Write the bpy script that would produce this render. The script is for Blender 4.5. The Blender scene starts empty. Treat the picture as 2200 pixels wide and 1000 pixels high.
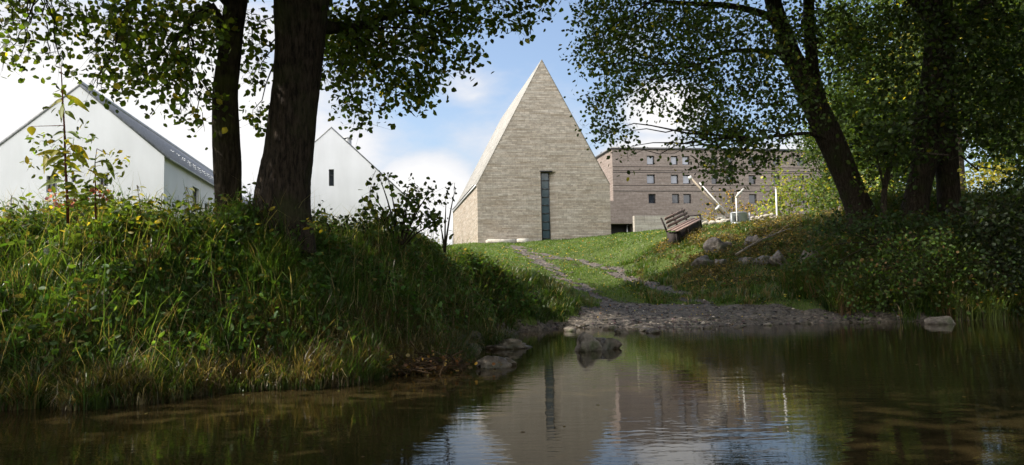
import bpy, math, random
import numpy as np
from mathutils import Vector, noise as mnoise
R = math.radians
random.seed(7); rng = np.random.default_rng(7)
scene = bpy.context.scene
C = scene.collection

# ------------------------------------------------------------------ camera
FPX, PITCH, ROLL, CAMZ = 1600.0, math.atan(115/1600), R(1.1), 1.1
CAM = np.array([0.0, 0.0, CAMZ])
_f = np.array([0, math.cos(PITCH), math.sin(PITCH)])
_u0 = np.array([0, -math.sin(PITCH), math.cos(PITCH)]); _r0 = np.array([1.0, 0, 0])
_r = math.cos(ROLL)*_r0 - math.sin(ROLL)*_u0
_u = math.sin(ROLL)*_r0 + math.cos(ROLL)*_u0
def rayd(px, py): return _f + _r*(px-1100)/FPX - _u*(py-500)/FPX
# survey distances were first taken with the horizon 22 px too low; depth() and to_world() put them right
def depth(Y):
    Y = np.asarray(Y, float); a = Y/(1+.0125*np.maximum(Y, 0)); b = 19.6226+(Y-26)*1.18757
    r = np.where(Y < 26, a, np.where(Y < 60, b, Y)); return float(r) if r.ndim == 0 else r
def undepth(y):
    y = np.asarray(y, float); return np.where(y < 19.6226, y/(1-.0125*np.clip(y, 0, 20)), np.where(y < 60, 26+(y-19.6226)/1.18757, y))
def ratio(Y): Y = np.asarray(Y, float); return np.where(Y > .01, depth(np.maximum(Y, .01))/np.maximum(Y, .01), 1.0)
def to_world(X, Y): r = ratio(Y); return np.asarray(X, float)*r, np.asarray(Y, float)*r
def P(px, py, Y):
    d = rayd(px, py); return CAM + d*(depth(Y)/d[1])
def proj(p):
    v = np.asarray(p, float)-CAM; z = v@_f
    return np.stack([1100+FPX*(v@_r)/z, 500-FPX*(v@_u)/z, z], -1)
cd = bpy.data.cameras.new('camera'); cam = bpy.data.objects.new('camera', cd); C.objects.link(cam)
cd.sensor_width = 36; cd.lens = FPX/2200*36; cd.clip_end = 5000; cd.clip_start = 0.05
from mathutils import Matrix
M4 = Matrix.Identity(4)
for i in range(3):
    M4[i][0] = _r[i]; M4[i][1] = _u[i]; M4[i][2] = -_f[i]; M4[i][3] = CAM[i]
cam.matrix_world = M4
scene.camera = cam
scene.render.resolution_x = 1024; scene.render.resolution_y = 465

# ------------------------------------------------------------------ light
SUN_EL = R(47); SUN_DIR2 = np.array([-0.99, -0.12])    # horizontal direction towards the sun
SUN_DIR2 = SUN_DIR2/np.linalg.norm(SUN_DIR2)
sdir = np.array([SUN_DIR2[0]*math.cos(SUN_EL), SUN_DIR2[1]*math.cos(SUN_EL), math.sin(SUN_EL)])
sl = bpy.data.lights.new('sun', 'SUN'); sl.energy = 4.8; sl.angle = R(0.5); sl.color = (1.0, 0.93, 0.82)
so = bpy.data.objects.new('sun', sl); C.objects.link(so)
so.rotation_euler = Vector(-sdir).to_track_quat('-Z', 'Y').to_euler()
so.location = (-40, 0, 60)
scene.view_settings.view_transform = 'Standard'; scene.view_settings.look = 'None'
scene.view_settings.exposure = 0.85; scene.view_settings.gamma = 1

w = bpy.data.worlds.new('World'); scene.world = w; w.use_nodes = True
nt = w.node_tree; N = nt.nodes; L = nt.links
bg = N['Background']; SKY_STRENGTH = 0.13
bg.inputs['Strength'].default_value = SKY_STRENGTH
sky = N.new('ShaderNodeTexSky'); sky.sky_type = 'NISHITA'; sky.sun_disc = False
sky.sun_elevation = SUN_EL; sky.sun_rotation = math.atan2(SUN_DIR2[0], SUN_DIR2[1])
sky.air_density = 1.0; sky.dust_density = 3.0; sky.ozone_density = 1.2
tc = N.new('ShaderNodeTexCoord')
def math_node(op, a=None, b=None, tree=None, clamp=False):
    t = tree or nt; n = t.nodes.new('ShaderNodeMath'); n.operation = op; n.use_clamp = clamp
    for i, v in enumerate((a, b)):
        if v is None: continue
        if hasattr(v, 'is_linked') or hasattr(v, 'links'): t.links.new(v, n.inputs[i])
        else: n.inputs[i].default_value = v
    return n.outputs[0]
def vmath(op, a, b=None, tree=None):
    t = tree or nt; n = t.nodes.new('ShaderNodeVectorMath'); n.operation = op
    for i, v in enumerate((a, b)):
        if v is None: continue
        if hasattr(v, 'links'): t.links.new(v, n.inputs[i])
        else: n.inputs[i].default_value = v
    return n.outputs['Value'] if op in ('LENGTH', 'DOT_PRODUCT') else n.outputs[0]
gen = tc.outputs['Generated']
# clouds: each a patch of the sky dome given by direction, size and thickness
blobs = [(150, 270, 640, 230, 1.35), (-700, 200, 700, 400, 1.3), (480, 330, 330, 150, 1.1),
         (905, 405, 150, 100, 1.15), (950, 480, 260, 110, 1.1), (700, 330, 260, 150, .85), (1000, 195, 120, 60, .5), (1420, 235, 110, 75, 1.0),
         (1380, 330, 150, 60, .9), (560, 60, 330, 90, .62), (1800, 330, 260, 70, .85), (2100, 60, 200, 90, .5), (1200, 300, 520, 140, .44), (1330, 90, 120, 60, .28),
         (700, -300, 700, 160, .8), (1900, -400, 700, 160, .7)]
acc = None
for (bx, by, rx, ry, a) in blobs:
    d = rayd(bx, by); d = d/np.linalg.norm(d)
    v = vmath('SUBTRACT', gen, tuple(d))
    v = vmath('MULTIPLY', v, (FPX/rx, FPX/rx, FPX/ry))
    ln = vmath('LENGTH', v)
    m = math_node('MULTIPLY', math_node('SUBTRACT', 1.25, ln, clamp=True), a)
    acc = m if acc is None else math_node('MAXIMUM', acc, m)
mp = N.new('ShaderNodeMapping'); mp.inputs['Scale'].default_value = (1, 1, 2.0); L.new(gen, mp.inputs['Vector'])
nz = N.new('ShaderNodeTexNoise'); nz.inputs['Scale'].default_value = 7; nz.inputs['Detail'].default_value = 8
nz.inputs['Roughness'].default_value = .58; L.new(mp.outputs[0], nz.inputs['Vector'])
# unseen clouds added behind the view to light the shaded fronts
nz2 = N.new('ShaderNodeTexNoise'); nz2.inputs['Scale'].default_value = 2.2; nz2.inputs['Detail'].default_value = 6; L.new(mp.outputs[0], nz2.inputs['Vector'])
sep = N.new('ShaderNodeSeparateXYZ'); L.new(gen, sep.inputs[0])
back = math_node('MULTIPLY', math_node('SUBTRACT', 0.1, sep.outputs['Y'], clamp=True), nz2.outputs[0])
acc = math_node('MAXIMUM', acc, math_node('MULTIPLY', back, 2.4))
fac = math_node('ADD', acc, math_node('MULTIPLY', math_node('SUBTRACT', nz.outputs[0], 0.5), 1.15))
mr = N.new('ShaderNodeMapRange'); mr.interpolation_type = 'SMOOTHSTEP'
mr.inputs['From Min'].default_value = .16; mr.inputs['From Max'].default_value = .72; L.new(fac, mr.inputs['Value'])
gray = N.new('ShaderNodeMix'); gray.data_type = 'RGBA'
CL = .56/SKY_STRENGTH
gray.inputs['A'].default_value = (.80*CL, .83*CL, .90*CL, 1); gray.inputs['B'].default_value = (1.06*CL, 1.05*CL, 1.04*CL, 1)
mr2 = N.new('ShaderNodeMapRange'); mr2.inputs['From Min'].default_value = .45; mr2.inputs['From Max'].default_value = 1.0
L.new(fac, mr2.inputs['Value']); L.new(mr2.outputs[0], gray.inputs['Factor'])
bk = math_node('MULTIPLY', math_node('SUBTRACT', 0.0, sep.outputs['Y'], clamp=True), 3.2)  # rear cloud made brighter, raising the light on shaded walls
gain = math_node('ADD', 1.0, bk); gs = N.new('ShaderNodeVectorMath'); gs.operation = 'SCALE'; L.new(gray.outputs['Result'], gs.inputs[0]); L.new(gain, gs.inputs['Scale'])
mx = N.new('ShaderNodeMix'); mx.data_type = 'RGBA'
L.new(mr.outputs[0], mx.inputs['Factor'])
L.new(sky.outputs[0], mx.inputs['A']); L.new(gs.outputs[0], mx.inputs['B'])
L.new(mx.outputs['Result'], bg.inputs['Color'])

# ------------------------------------------------------------------ helpers
class MB:
    """collects vertex and polygon arrays for ONE mesh"""
    def __init__(s): s.v = []; s.f = []; s.n = 0; s.c = []; s.hascol = False
    def add(s, v, faces, col=None):
        v = np.asarray(v, float).reshape(-1, 3)
        for f in faces if isinstance(faces, list) else [faces]:
            f = np.asarray(f, int)
            if f.ndim == 1: f = f[None]
            s.f.append(f+s.n)
        s.v.append(v); s.n += len(v)
        if col is not None: s.hascol = True; s.c.append(np.broadcast_to(np.asarray(col, float), (len(v), 3)))
        else: s.c.append(np.ones((len(v), 3))*.5)
    def box(s, a, b):
        x0, y0, z0 = a; x1, y1, z1 = b
        v = [(x0,y0,z0),(x1,y0,z0),(x1,y1,z0),(x0,y1,z0),(x0,y0,z1),(x1,y0,z1),(x1,y1,z1),(x0,y1,z1)]
        s.add(v, [np.array([(0,3,2,1),(4,5,6,7),(0,1,5,4),(1,2,6,5),(2,3,7,6),(3,0,4,7)])])
    def quad(s, *p): s.add(p, [np.arange(len(p))])
    def tube(s, pts, rad, seg=10, rough=0, lobes=None, seed=0, cap=True, col=None):
        pts = np.asarray(pts, float); n = len(pts); rad = np.broadcast_to(np.asarray(rad, float), (n,))
        t = np.gradient(pts, axis=0); t /= np.linalg.norm(t, axis=1)[:, None]+1e-9
        ref = np.array([0.13, .99, 0.0]) if abs(t[0][1]) < .9 else np.array([1.0, 0, 0])
        a = np.cross(t, ref); a /= np.linalg.norm(a, axis=1)[:, None]+1e-9; b = np.cross(t, a)
        th = np.linspace(0, 2*np.pi, seg, endpoint=False)
        rr = np.ones((n, seg))
        if rough:
            q = np.random.default_rng(seed)
            for k in range(3, 9):
                rr += rough/k**.5*np.sin(k*th[None]+q.uniform(0, 6)+np.linspace(0, q.uniform(-3, 3), n)[:, None]*1.3)
            rr += q.normal(0, rough*.35, (n, seg))
        if lobes is not None: rr += lobes[:, None]*(.5+.5*np.cos(4*th[None]+.7))
        v = pts[:, None]+(a[:, None]*np.cos(th)[None, :, None]+b[:, None]*np.sin(th)[None, :, None])*(rad[:, None]*rr)[:, :, None]
        i = np.arange(n-1)[:, None]*seg; j = np.arange(seg)[None]; k = (j+1) % seg
        f = np.stack([i+j, i+k, i+seg+k, i+seg+j], -1).reshape(-1, 4)
        fs = [f]
        if cap: fs += [np.arange(seg)[::-1], np.arange(seg)+(n-1)*seg]
        s.add(v.reshape(-1, 3), fs, col)
    def mesh(s, name, smooth=False):
        me = bpy.data.meshes.new(name); v = np.concatenate(s.v)
        me.vertices.add(len(v)); me.vertices.foreach_set('co', v.astype(np.float32).ravel())
        loops = np.concatenate([f.ravel() for f in s.f]); tot = np.concatenate([np.full(len(f), f.shape[1]) for f in s.f])
        me.loops.add(len(loops)); me.loops.foreach_set('vertex_index', loops.astype(np.int32))
        me.polygons.add(len(tot)); me.polygons.foreach_set('loop_start', np.concatenate([[0], np.cumsum(tot)[:-1]]).astype(np.int32))
        if smooth: me.polygons.foreach_set('use_smooth', np.ones(len(tot), bool))
        if s.hascol:
            at = me.color_attributes.new('col', 'FLOAT_COLOR', 'POINT'); c = np.concatenate(s.c)
            at.data.foreach_set('color', np.concatenate([c, np.ones((len(c), 1))], 1).astype(np.float32).ravel())
        me.update(); me.validate(); return me
    def build(s, name, mat, parent=None, smooth=False, loc=None):
        o = bpy.data.objects.new(name, s.mesh(name, smooth)); C.objects.link(o)
        if mat: o.data.materials.append(mat)
        if loc is not None: o.location = loc
        if parent is not None: o.parent = parent
        return o
def tag(o, label=None, cat=None, group=None, kind=None):
    if label: o['label'] = label
    if cat: o['category'] = cat
    if group: o['group'] = group
    if kind: o['kind'] = kind
    return o
def thing(name, label, cat, loc=(0, 0, 0), rz=0, group=None):
    o = bpy.data.objects.new(name, None); C.objects.link(o); o.empty_display_size = .2
    o.location = tuple(loc); o.rotation_euler = (0, 0, rz); tag(o, label, cat, group); return o

# ------------------------------------------------------------------ materials
def newmat(name):
    m = bpy.data.materials.new(name); m.use_nodes = True; t = m.node_tree
    return m, t, t.nodes, t.links, t.nodes['Principled BSDF']
def noise_mix(t, vec, scale, c1, c2, detail=5, lo=.35, hi=.65, rough=.55):
    n = t.nodes.new('ShaderNodeTexNoise'); n.inputs['Scale'].default_value = scale; n.inputs['Detail'].default_value = detail; n.inputs['Roughness'].default_value = rough
    if vec is not None: t.links.new(vec, n.inputs['Vector'])
    r = t.nodes.new('ShaderNodeMapRange'); r.inputs['From Min'].default_value = lo; r.inputs['From Max'].default_value = hi; t.links.new(n.outputs[0], r.inputs['Value'])
    m = t.nodes.new('ShaderNodeMix'); m.data_type = 'RGBA'; t.links.new(r.outputs[0], m.inputs['Factor'])
    for k, c in (('A', c1), ('B', c2)):
        if hasattr(c, 'links'): t.links.new(c, m.inputs[k])
        else: m.inputs[k].default_value = (*c, 1)
    return m.outputs['Result'], n.outputs[0]
def objvec(t, scale=(1, 1, 1)):
    c = t.nodes.new('ShaderNodeTexCoord'); m = t.nodes.new('ShaderNodeMapping'); m.inputs['Scale'].default_value = scale
    t.links.new(c.outputs['Object'], m.inputs['Vector']); return m.outputs[0]
def bump(t, h, strength, dist=.02, normal=None):
    b = t.nodes.new('ShaderNodeBump'); b.inputs['Strength'].default_value = strength; b.inputs['Distance'].default_value = dist
    t.links.new(h, b.inputs['Height']); return b.outputs[0]
def plain(name, col, rough=.7, var=.15, scale=3, bs=.2, bd=.01, metal=0, stretch=(1, 1, 1)):
    m, t, n, l, p = newmat(name); v = objvec(t, stretch)
    c, h = noise_mix(t, v, scale, tuple(x*(1-var) for x in col), tuple(x*(1+var) for x in col))
    l.new(c, p.inputs['Base Color']); p.inputs['Roughness'].default_value = rough; p.inputs['Metallic'].default_value = metal
    c2, h2 = noise_mix(t, v, scale*8, (0,0,0), (1,1,1)); l.new(bump(t, h2, bs, bd), p.inputs['Normal']); return m
def leafmat(name, trans=.4, rough=.45, tint=(1.5, 1.35, .55), spec=.4):
    m, t, n, l, p = newmat(name); a = n.new('ShaderNodeAttribute'); a.attribute_name = 'col'
    l.new(a.outputs['Color'], p.inputs['Base Color']); p.inputs['Roughness'].default_value = rough
    p.inputs['Specular IOR Level'].default_value = spec
    tr = n.new('ShaderNodeBsdfTranslucent'); ms = n.new('ShaderNodeMixShader'); ms.inputs[0].default_value = trans
    l.new(vmath('MULTIPLY', a.outputs['Color'], tint, t), tr.inputs['Color'])
    l.new(p.outputs[0], ms.inputs[1]); l.new(tr.outputs[0], ms.inputs[2]); l.new(ms.outputs[0], n['Material Output'].inputs['Surface']); return m
M_leaf = leafmat('leaf', .5, .55, (1.9, 1.7, .5), .25); M_grass = leafmat('grass_blade', .45, .36, (1.7, 1.6, .5), .45)
def bark(name, c1, c2, moss=None):
    m, t, n, l, p = newmat(name); v = objvec(t, (1, 1, .22))
    c, h = noise_mix(t, v, 22, c1, c2, 8, .40, .62, .7)
    if moss:
        v2 = objvec(t); c, _ = noise_mix(t, v2, 1.7, c, moss, 4, .5, .72)
    l.new(c, p.inputs['Base Color']); p.inputs['Roughness'].default_value = .92; p.inputs['Specular IOR Level'].default_value = .15
    vo = n.new('ShaderNodeTexVoronoi'); vo.feature = 'DISTANCE_TO_EDGE'; vo.inputs['Scale'].default_value = 13; l.new(objvec(t, (1, 1, .2)), vo.inputs['Vector'])
    hh = math_node('ADD', math_node('MULTIPLY', vo.outputs['Distance'], 1.5, t), h, t)
    l.new(bump(t, hh, 1, .05), p.inputs['Normal']); return m
M_bark = bark('bark', (.020, .015, .011), (.062, .047, .033), (.035, .04, .015))
M_barknear = bark('furrowed_bark', (.012, .009, .007), (.062, .046, .033), (.045, .05, .02))
M_barkmoss = bark('mossy_bark', (.022, .017, .011), (.07, .054, .036), (.085, .095, .02))
def masonry(name, ca, cb, cm, bw, rh, streak, bs=.5, wall='xz'):
    m, t, n, l, p = newmat(name); co = n.new('ShaderNodeTexCoord'); s = n.new('ShaderNodeSeparateXYZ'); l.new(co.outputs['Object'], s.inputs[0])
    cb_ = n.new('ShaderNodeCombineXYZ')
    xy = math_node('ADD', s.outputs['X'], s.outputs['Y'], t)
    # course height wobbles a little so the rows are not ruled
    l.new(xy, cb_.inputs['X'])
    wv = n.new('ShaderNodeTexNoise'); wv.noise_dimensions = '1D'; wv.inputs['Scale'].default_value = 1.3; l.new(s.outputs['Z'], wv.inputs['W'])
    zz = math_node('ADD', s.outputs['Z'], math_node('MULTIPLY', wv.outputs[0], rh*2.2, t), t); l.new(zz, cb_.inputs['Y'])
    b = n.new('ShaderNodeTexBrick'); l.new(cb_.outputs[0], b.inputs['Vector']); b.inputs['Scale'].default_value = 1
    b.inputs['Brick Width'].default_value = bw; b.inputs['Row Height'].default_value = rh; b.offset = .37; b.offset_frequency = 2; b.squash = 1.6; b.squash_frequency = 3
    b.inputs['Mortar Size'].default_value = rh*.09; b.inputs['Color1'].default_value = (*ca, 1); b.inputs['Color2'].default_value = (*cb, 1); b.inputs['Mortar'].default_value = (*cm, 1)
    v = n.new('ShaderNodeMapping'); v.inputs['Scale'].default_value = (.35, .35, 4.5); l.new(co.outputs['Object'], v.inputs['Vector'])
    _, h1 = noise_mix(t, v.outputs[0], 1.0, (0,0,0), (1,1,1), 6)
    mm = n.new('ShaderNodeMix'); mm.data_type = 'RGBA'; mm.blend_type = 'MULTIPLY'; mm.inputs['Factor'].default_value = 1
    ramp = n.new('ShaderNodeValToRGB'); l.new(h1, ramp.inputs[0])
    ramp.color_ramp.elements[0].position = .35; ramp.color_ramp.elements[0].color = (*streak, 1); ramp.color_ramp.elements[1].position = .62; ramp.color_ramp.elements[1].color = (1.1, 1.1, 1.1, 1)
    l.new(b.outputs['Color'], mm.inputs['A']); l.new(ramp.outputs[0], mm.inputs['B'])
    c2, h2 = noise_mix(t, co.outputs['Object'], 3.2, (.76, .74, .72), (1.22, 1.22, 1.2), 9, .36, .64, .8)
    m3 = n.new('ShaderNodeMix'); m3.data_type = 'RGBA'; m3.blend_type = 'MULTIPLY'; m3.inputs['Factor'].default_value = 1
    l.new(mm.outputs['Result'], m3.inputs['A']); l.new(c2, m3.inputs['B'])
    l.new(m3.outputs['Result'], p.inputs['Base Color']); p.inputs['Roughness'].default_value = .88
    hh = math_node('ADD', math_node('MULTIPLY', b.outputs['Fac'], -1, t), math_node('MULTIPLY', h2, .8, t), t)
    l.new(bump(t, hh, bs, .03), p.inputs['Normal']); return m
M_stone = masonry('chapel_stone', (.375, .34, .295), (.25, .225, .19), (.18, .16, .135), .42, .125, (.84, .77, .69))
M_roofstone = masonry('chapel_roof_stone', (.27, .265, .25), (.22, .215, .20), (.13, .125, .12), .8, .2, (.85, .85, .85))
M_brick = masonry('brown_brick', (.22, .182, .165), (.175, .145, .13), (.14, .118, .107), .5, .16, (.82, .78, .76), .3)
M_concrete = masonry('pale_block', (.36, .34, .30), (.31, .29, .26), (.24, .22, .20), 1.2, .3, (.85, .82, .78), .2)
M_plaster = plain('white_plaster', (.57, .57, .585), .85, .04, .35, .12, .004)
def streaky(m):
    t = m.node_tree; p = t.nodes['Principled BSDF']; src = p.inputs['Base Color'].links[0].from_socket
    c, _ = noise_mix(t, objvec(t, (.8, .8, .14)), 1.0, (.93, .93, .92), (1.02, 1.02, 1.02), 7, .3, .6, .6)
    mm = t.nodes.new('ShaderNodeMix'); mm.data_type = 'RGBA'; mm.blend_type = 'MULTIPLY'; mm.inputs['Factor'].default_value = 1
    t.links.new(src, mm.inputs['A']); t.links.new(c, mm.inputs['B']); t.links.new(mm.outputs['Result'], p.inputs['Base Color'])
streaky(M_plaster)
M_tile = plain('grey_slate', (.13, .135, .145), .6, .3, 6, .5, .02)
M_frame = plain('dark_frame', (.03, .03, .033), .5, .1)
M_zinc = plain('zinc', (.32, .33, .34), .45, .12, 2, metal=.6)
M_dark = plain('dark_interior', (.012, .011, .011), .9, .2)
M_wood = plain('weathered_wood', (.19, .13, .11), .8, .35, 4, .5, .01, stretch=(1, 6, 1))
M_wooddark = plain('dark_brown_wood', (.025, .018, .016), .85, .3, 4, .4, .01)  # near-black brown for the bench panel, posts and some ledges
M_white = plain('white_paint', (.60, .59, .56), .5, .05)
M_beige = plain('bleached_timber', (.24, .20, .15), .75, .15, 5)
M_metal = plain('galvanised_metal', (.34, .36, .38), .45, .12, 3, metal=.4)
def glassm(name, col, rough=.05):
    m, t, n, l, p = newmat(name); c, h = noise_mix(t, objvec(t), .6, tuple(x*.8 for x in col), tuple(x*1.2 for x in col))
    l.new(c, p.inputs['Base Color']); p.inputs['Roughness'].default_value = rough; p.inputs['IOR'].default_value = 1.5; return m
M_glass = glassm('window_glass', (.015, .018, .026)); M_glassc = glassm('chapel_glass', (.035, .055, .065), .15)
M_curtain = glassm('curtained_glass', (.22, .23, .27), .2)
def rockmat(name, c1, c2, moss):
    m, t, n, l, p = newmat(name); v = objvec(t)
    c, h = noise_mix(t, v, 5, c1, c2, 8); c, _ = noise_mix(t, v, 2.3, c, moss, 6, .5, .66)
    l.new(c, p.inputs['Base Color']); p.inputs['Roughness'].default_value = .8
    _, h2 = noise_mix(t, v, 18, (0,0,0), (1,1,1), 8); l.new(bump(t, math_node('ADD', h, math_node('MULTIPLY', h2, .5, t), t), .9, .06), p.inputs['Normal']); return m
M_rock = rockmat('boulder', (.075, .062, .05), (.25, .215, .18), (.04, .05, .018))
M_rockwet = rockmat('wet_stone', (.03, .024, .018), (.13, .10, .075), (.03, .03, .014)); M_rockwet.node_tree.nodes['Principled BSDF'].inputs['Roughness'].default_value = .45
M_rockpale = rockmat('pale_rubble', (.26, .235, .19), (.46, .42, .36), (.16, .15, .09))

# ------------------------------------------------------------------ terrain height (thin plate spline through surveyed points)
ctl = [
 (-20,6.3,-.05),(-12,7.1,-.05),(-8,7.4,-.05),(-5.4,7.9,-.05),(-3.85,8.8,-.05),(-2.7,9.6,-.05),(-1.6,11.7,-.05),(-1.35,15,-.05),(-1.25,19,-.05),(-.85,21.8,.02),(0,23.4,-.02),(1.5,24.4,0),(.7,26,.22),(.2,24.9,.2),
 (4,25,.0),(8,25.2,.0),(12,25.5,0),(17,25.4,0),(25,24,0),(40,22,0),
 (-5.8,8.7,.55),(-4.2,9.6,.6),(-2.9,10.6,.6),(-8.2,8.3,.5),(-12,8,.5),(-1.9,12.9,.7),(-1.4,16,.75),(-1.15,20.3,.6),
 (-6.0,10.0,1.5),(-4.4,10.9,1.72),(-3.9,11.5,2.08),(-3.2,12.3,1.5),(-2.4,14,1.55),(-8.4,9.6,1.45),
 (-12,11,1.95),(-9,11.0,1.95),(-5.2,12.6,2.2),(-3.8,12.3,2.28),(-2.6,15.6,2.02),(-3.6,14.4,1.98),(-3.9,16.2,2.05),(-5.6,15.5,2.1),(-3.0,17.6,2.15),(-1.9,18.6,2.1),(-1.25,20.3,2.05),(-.75,22.4,1.6),(-.1,23.8,1.85),(.35,25.7,1.55),(1.35,27.6,1.5),(2.5,28.8,.75),
 (-12,15,2.2),(-7,16,2.3),(-3,20,2.3),(-2,24,2.2),(-.5,28,2.0),(-3,32,2.6),(-2.5,42,3.3),(-8,30,3.1),
 (3.6,27,.30),(3.2,30,.78),(2.9,35,1.55),(2.0,40,2.4),(1.2,45,3.15),(0.2,52,4.2),(1,59,5.3),(-3,59,5.3),(5,59,5.45),(9,60,5.9),(2.5,52,4.25),
 (6,27,.35),(9,27,.5),(6.5,31,.95),(6.75,36,1.85),(6.6,42,3.0),(6.5,50,4.4),(8.6,40,4.05),(12,40,4.55),(15.5,40,4.9),(10,46,5.0),
 (10,36,3.25),(8.9,34,2.45),(12.4,31,2.1),(12.5,34,3.6),(10.1,30,1.55),(8.4,27.5,.62),(12,27,.65),(14.9,27.8,1.4),(15.5,30.5,3.5),(14,30.5,3.3),(18,31,3.7),(22,30,3.5),(18,27.5,1.2),(25,27,1.4),
 (20,40,4.8),(30,40,4.6),(20,55,6.2),(35,60,7),(12,75,7.2),(12,92,8.4),(30,92,8.5),(45,92,8.5),(0,92,8),(0,75,6.2),(-8,75,5.2),(-12,62,4.8),(-20,60,4.8),(-20,45,4.0),(-30,45,4.1),(-40,45,4.1),(-35,80,5),(-15,90,6),
 (-14,25,2.6),(-30,25,2.8),(-40,12,2.2),(-60,30,3),(60,30,4),(60,60,6),(60,95,8),(-60,80,5),(-40,5,-.2),
 (-30,0,-.7),(-15,3,-.6),(-6,5.5,-.6),(-3,6,-.55),(0,9,-.6),(0,13,-.5),(1,18,-.35),(4,22,-.3),(9,22,-.35),(16,22,-.5),(25,18,-.7),(0,0,-.8),(10,8,-.8),(20,5,-.8),(40,10,-.7),(-5,1,-.8),
 (0,-6,-.6),(20,-6,-.6),(-20,-6,-.6),(0,-11,1.0),(20,-11,1.0),(-20,-11,1.0),(40,-11,1),(-40,-11,1),(0,-30,2),(40,-30,2),(-40,-30,2)]
ctl = np.array(ctl, float)
def tps_k(r2): return np.where(r2 > 1e-9, r2*np.log(np.maximum(r2, 1e-9))*.5, 0)
_n = len(ctl); _K = tps_k(((ctl[:, None, :2]-ctl[None, :, :2])**2).sum(-1))+np.eye(_n)*.25
_Pm = np.c_[np.ones(_n), ctl[:, :2]]; _A = np.block([[_K, _Pm], [_Pm.T, np.zeros((3, 3))]])
_w = np.linalg.solve(_A, np.r_[ctl[:, 2], 0, 0, 0])
def hfun(X, Y):
    Y = undepth(Y); r = ratio(Y); X = np.asarray(X, float)/r; z = hsurvey(X, Y)
    return CAMZ+(z-CAMZ)*r-.01375*np.maximum(Y, 0)*r
def hsurvey(X, Y):
    X = np.asarray(X, float); Y = np.asarray(Y, float); sh = X.shape; x = X.ravel(); y = Y.ravel(); out = np.empty(len(x))
    for i in range(0, len(x), 20000):
        xs, ys = np.clip(x[i:i+20000], -60, 60), np.clip(y[i:i+20000], -30, 97)
        r2 = (xs[:, None]-ctl[:, 0])**2+(ys[:, None]-ctl[:, 1])**2
        out[i:i+20000] = tps_k(r2)@_w[:_n]+_w[_n]+_w[_n+1]*xs+_w[_n+2]*ys
    out = np.clip(out, -1.2, 9.5)
    land = np.clip(out/.4, 0, 1)
    out += land*(.05*np.sin(x*1.7+y*.6)*np.cos(y*1.3-x*.5)+.03*np.sin(x*4.1-y*2.3)+.02*np.sin(x*7.3+y*6.1))
    lw = np.clip((3.5-x)/1.5, 0, 1)*np.clip((27-y)/2, 0, 1)*np.clip((out+.45)/.3, 0, 1)*(y > 5)
    out += lw*(.09*np.sin(2.1*x+1.3*y)+.08*np.sin(4.7*x-1.9*y)+.05*np.sin(8.3*x+5.1*y)*np.cos(6.1*y-2*x)+.04*np.sin(13*x)*np.sin(11*y))
    return out.reshape(sh)
def spaced(segs):
    out = [segs[0][0]]
    for a, b, st in segs:
        k = max(1, round((b-a)/st)); out += list(np.linspace(a, b, k+1)[1:])
    return np.array(out)
gx = spaced([(-1500,-300,300),(-300,-60,40),(-60,-16,2),(-16,-9,.5),(-9,13,.18),(13,24,.4),(24,60,2),(60,300,40),(300,1500,300)])
gy = spaced([(-600,-60,90),(-60,-12,6),(-12,6,1),(6,29,.18),(29,42,.3),(42,64,.6),(64,100,3),(100,300,30),(300,2500,400)])
GX, GY = np.meshgrid(gx, gy); GH = hfun(GX, GY)
def H(x, y):
    x = np.atleast_1d(np.asarray(x, float)); y = np.atleast_1d(np.asarray(y, float))
    i = np.clip(np.searchsorted(gx, x)-1, 0, len(gx)-2); j = np.clip(np.searchsorted(gy, y)-1, 0, len(gy)-2)
    u = np.clip((x-gx[i])/(gx[i+1]-gx[i]), 0, 1); v = np.clip((y-gy[j])/(gy[j+1]-gy[j]), 0, 1)
    return GH[j, i]*(1-u)*(1-v)+GH[j, i+1]*u*(1-v)+GH[j+1, i]*(1-u)*v+GH[j+1, i+1]*u*v
def h1(x, y): return float(H(x, y)[0])
def pix_ground(px, py, y0=6, y1=110):
    """where the sight line through a pixel first meets the ground"""
    Y = np.linspace(y0, y1, 3000); d = rayd(px, py); t = Y/d[1]; x = d[0]*t; z = CAMZ+d[2]*t
    b = np.where(np.maximum(H(x, Y), 0) >= z)[0]
    k = b[0] if len(b) else len(Y)-1
    return np.array([x[k], Y[k], max(h1(x[k], Y[k]), 0)])
# gravel masks: two wheel tracks and the gravel shore of the ford
tracks_px = [[(1105,532),(1150,556),(1200,590),(1250,615),(1290,645),(1330,672),(1350,690)],
             [(1130,545),(1190,557),(1250,560),(1300,575),(1350,595),(1410,615),(1470,640),(1520,660)]]
def pg_survey(a, b):
    q = pix_ground(a, b); yo = float(undepth(q[1])); return (q[0]/float(ratio(yo)), yo)
tracks = [np.array([pg_survey(a, b) for a, b in tr]) for tr in tracks_px]
_sh = sorted([pg_survey(a, b) for a, b in ((1270, 640), (1350, 652), (1430, 655), (1500, 653), (1600, 657), (1700, 664), (1800, 670), (1880, 674))]); SHX = np.array([q[0] for q in _sh]); SHY = np.array([q[1] for q in _sh]); print('shore', _sh)
def polydist(x, y, pl):
    d = np.full(np.shape(x), 1e9)
    for a, b in zip(pl[:-1], pl[1:]):
        ab = b-a; t = np.clip(((x-a[0])*ab[0]+(y-a[1])*ab[1])/(ab@ab+1e-9), 0, 1)
        d = np.minimum(d, np.hypot(x-a[0]-t*ab[0], y-a[1]-t*ab[1]))
    return d
def not_bank(x, y, z): return ~((x < np.interp(y, [20, 26, 28.5, 29.3], [1.2, 2.2, 2.6, -99])) & (z > .22+.08*np.sin(5*x+3*y)))
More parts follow.
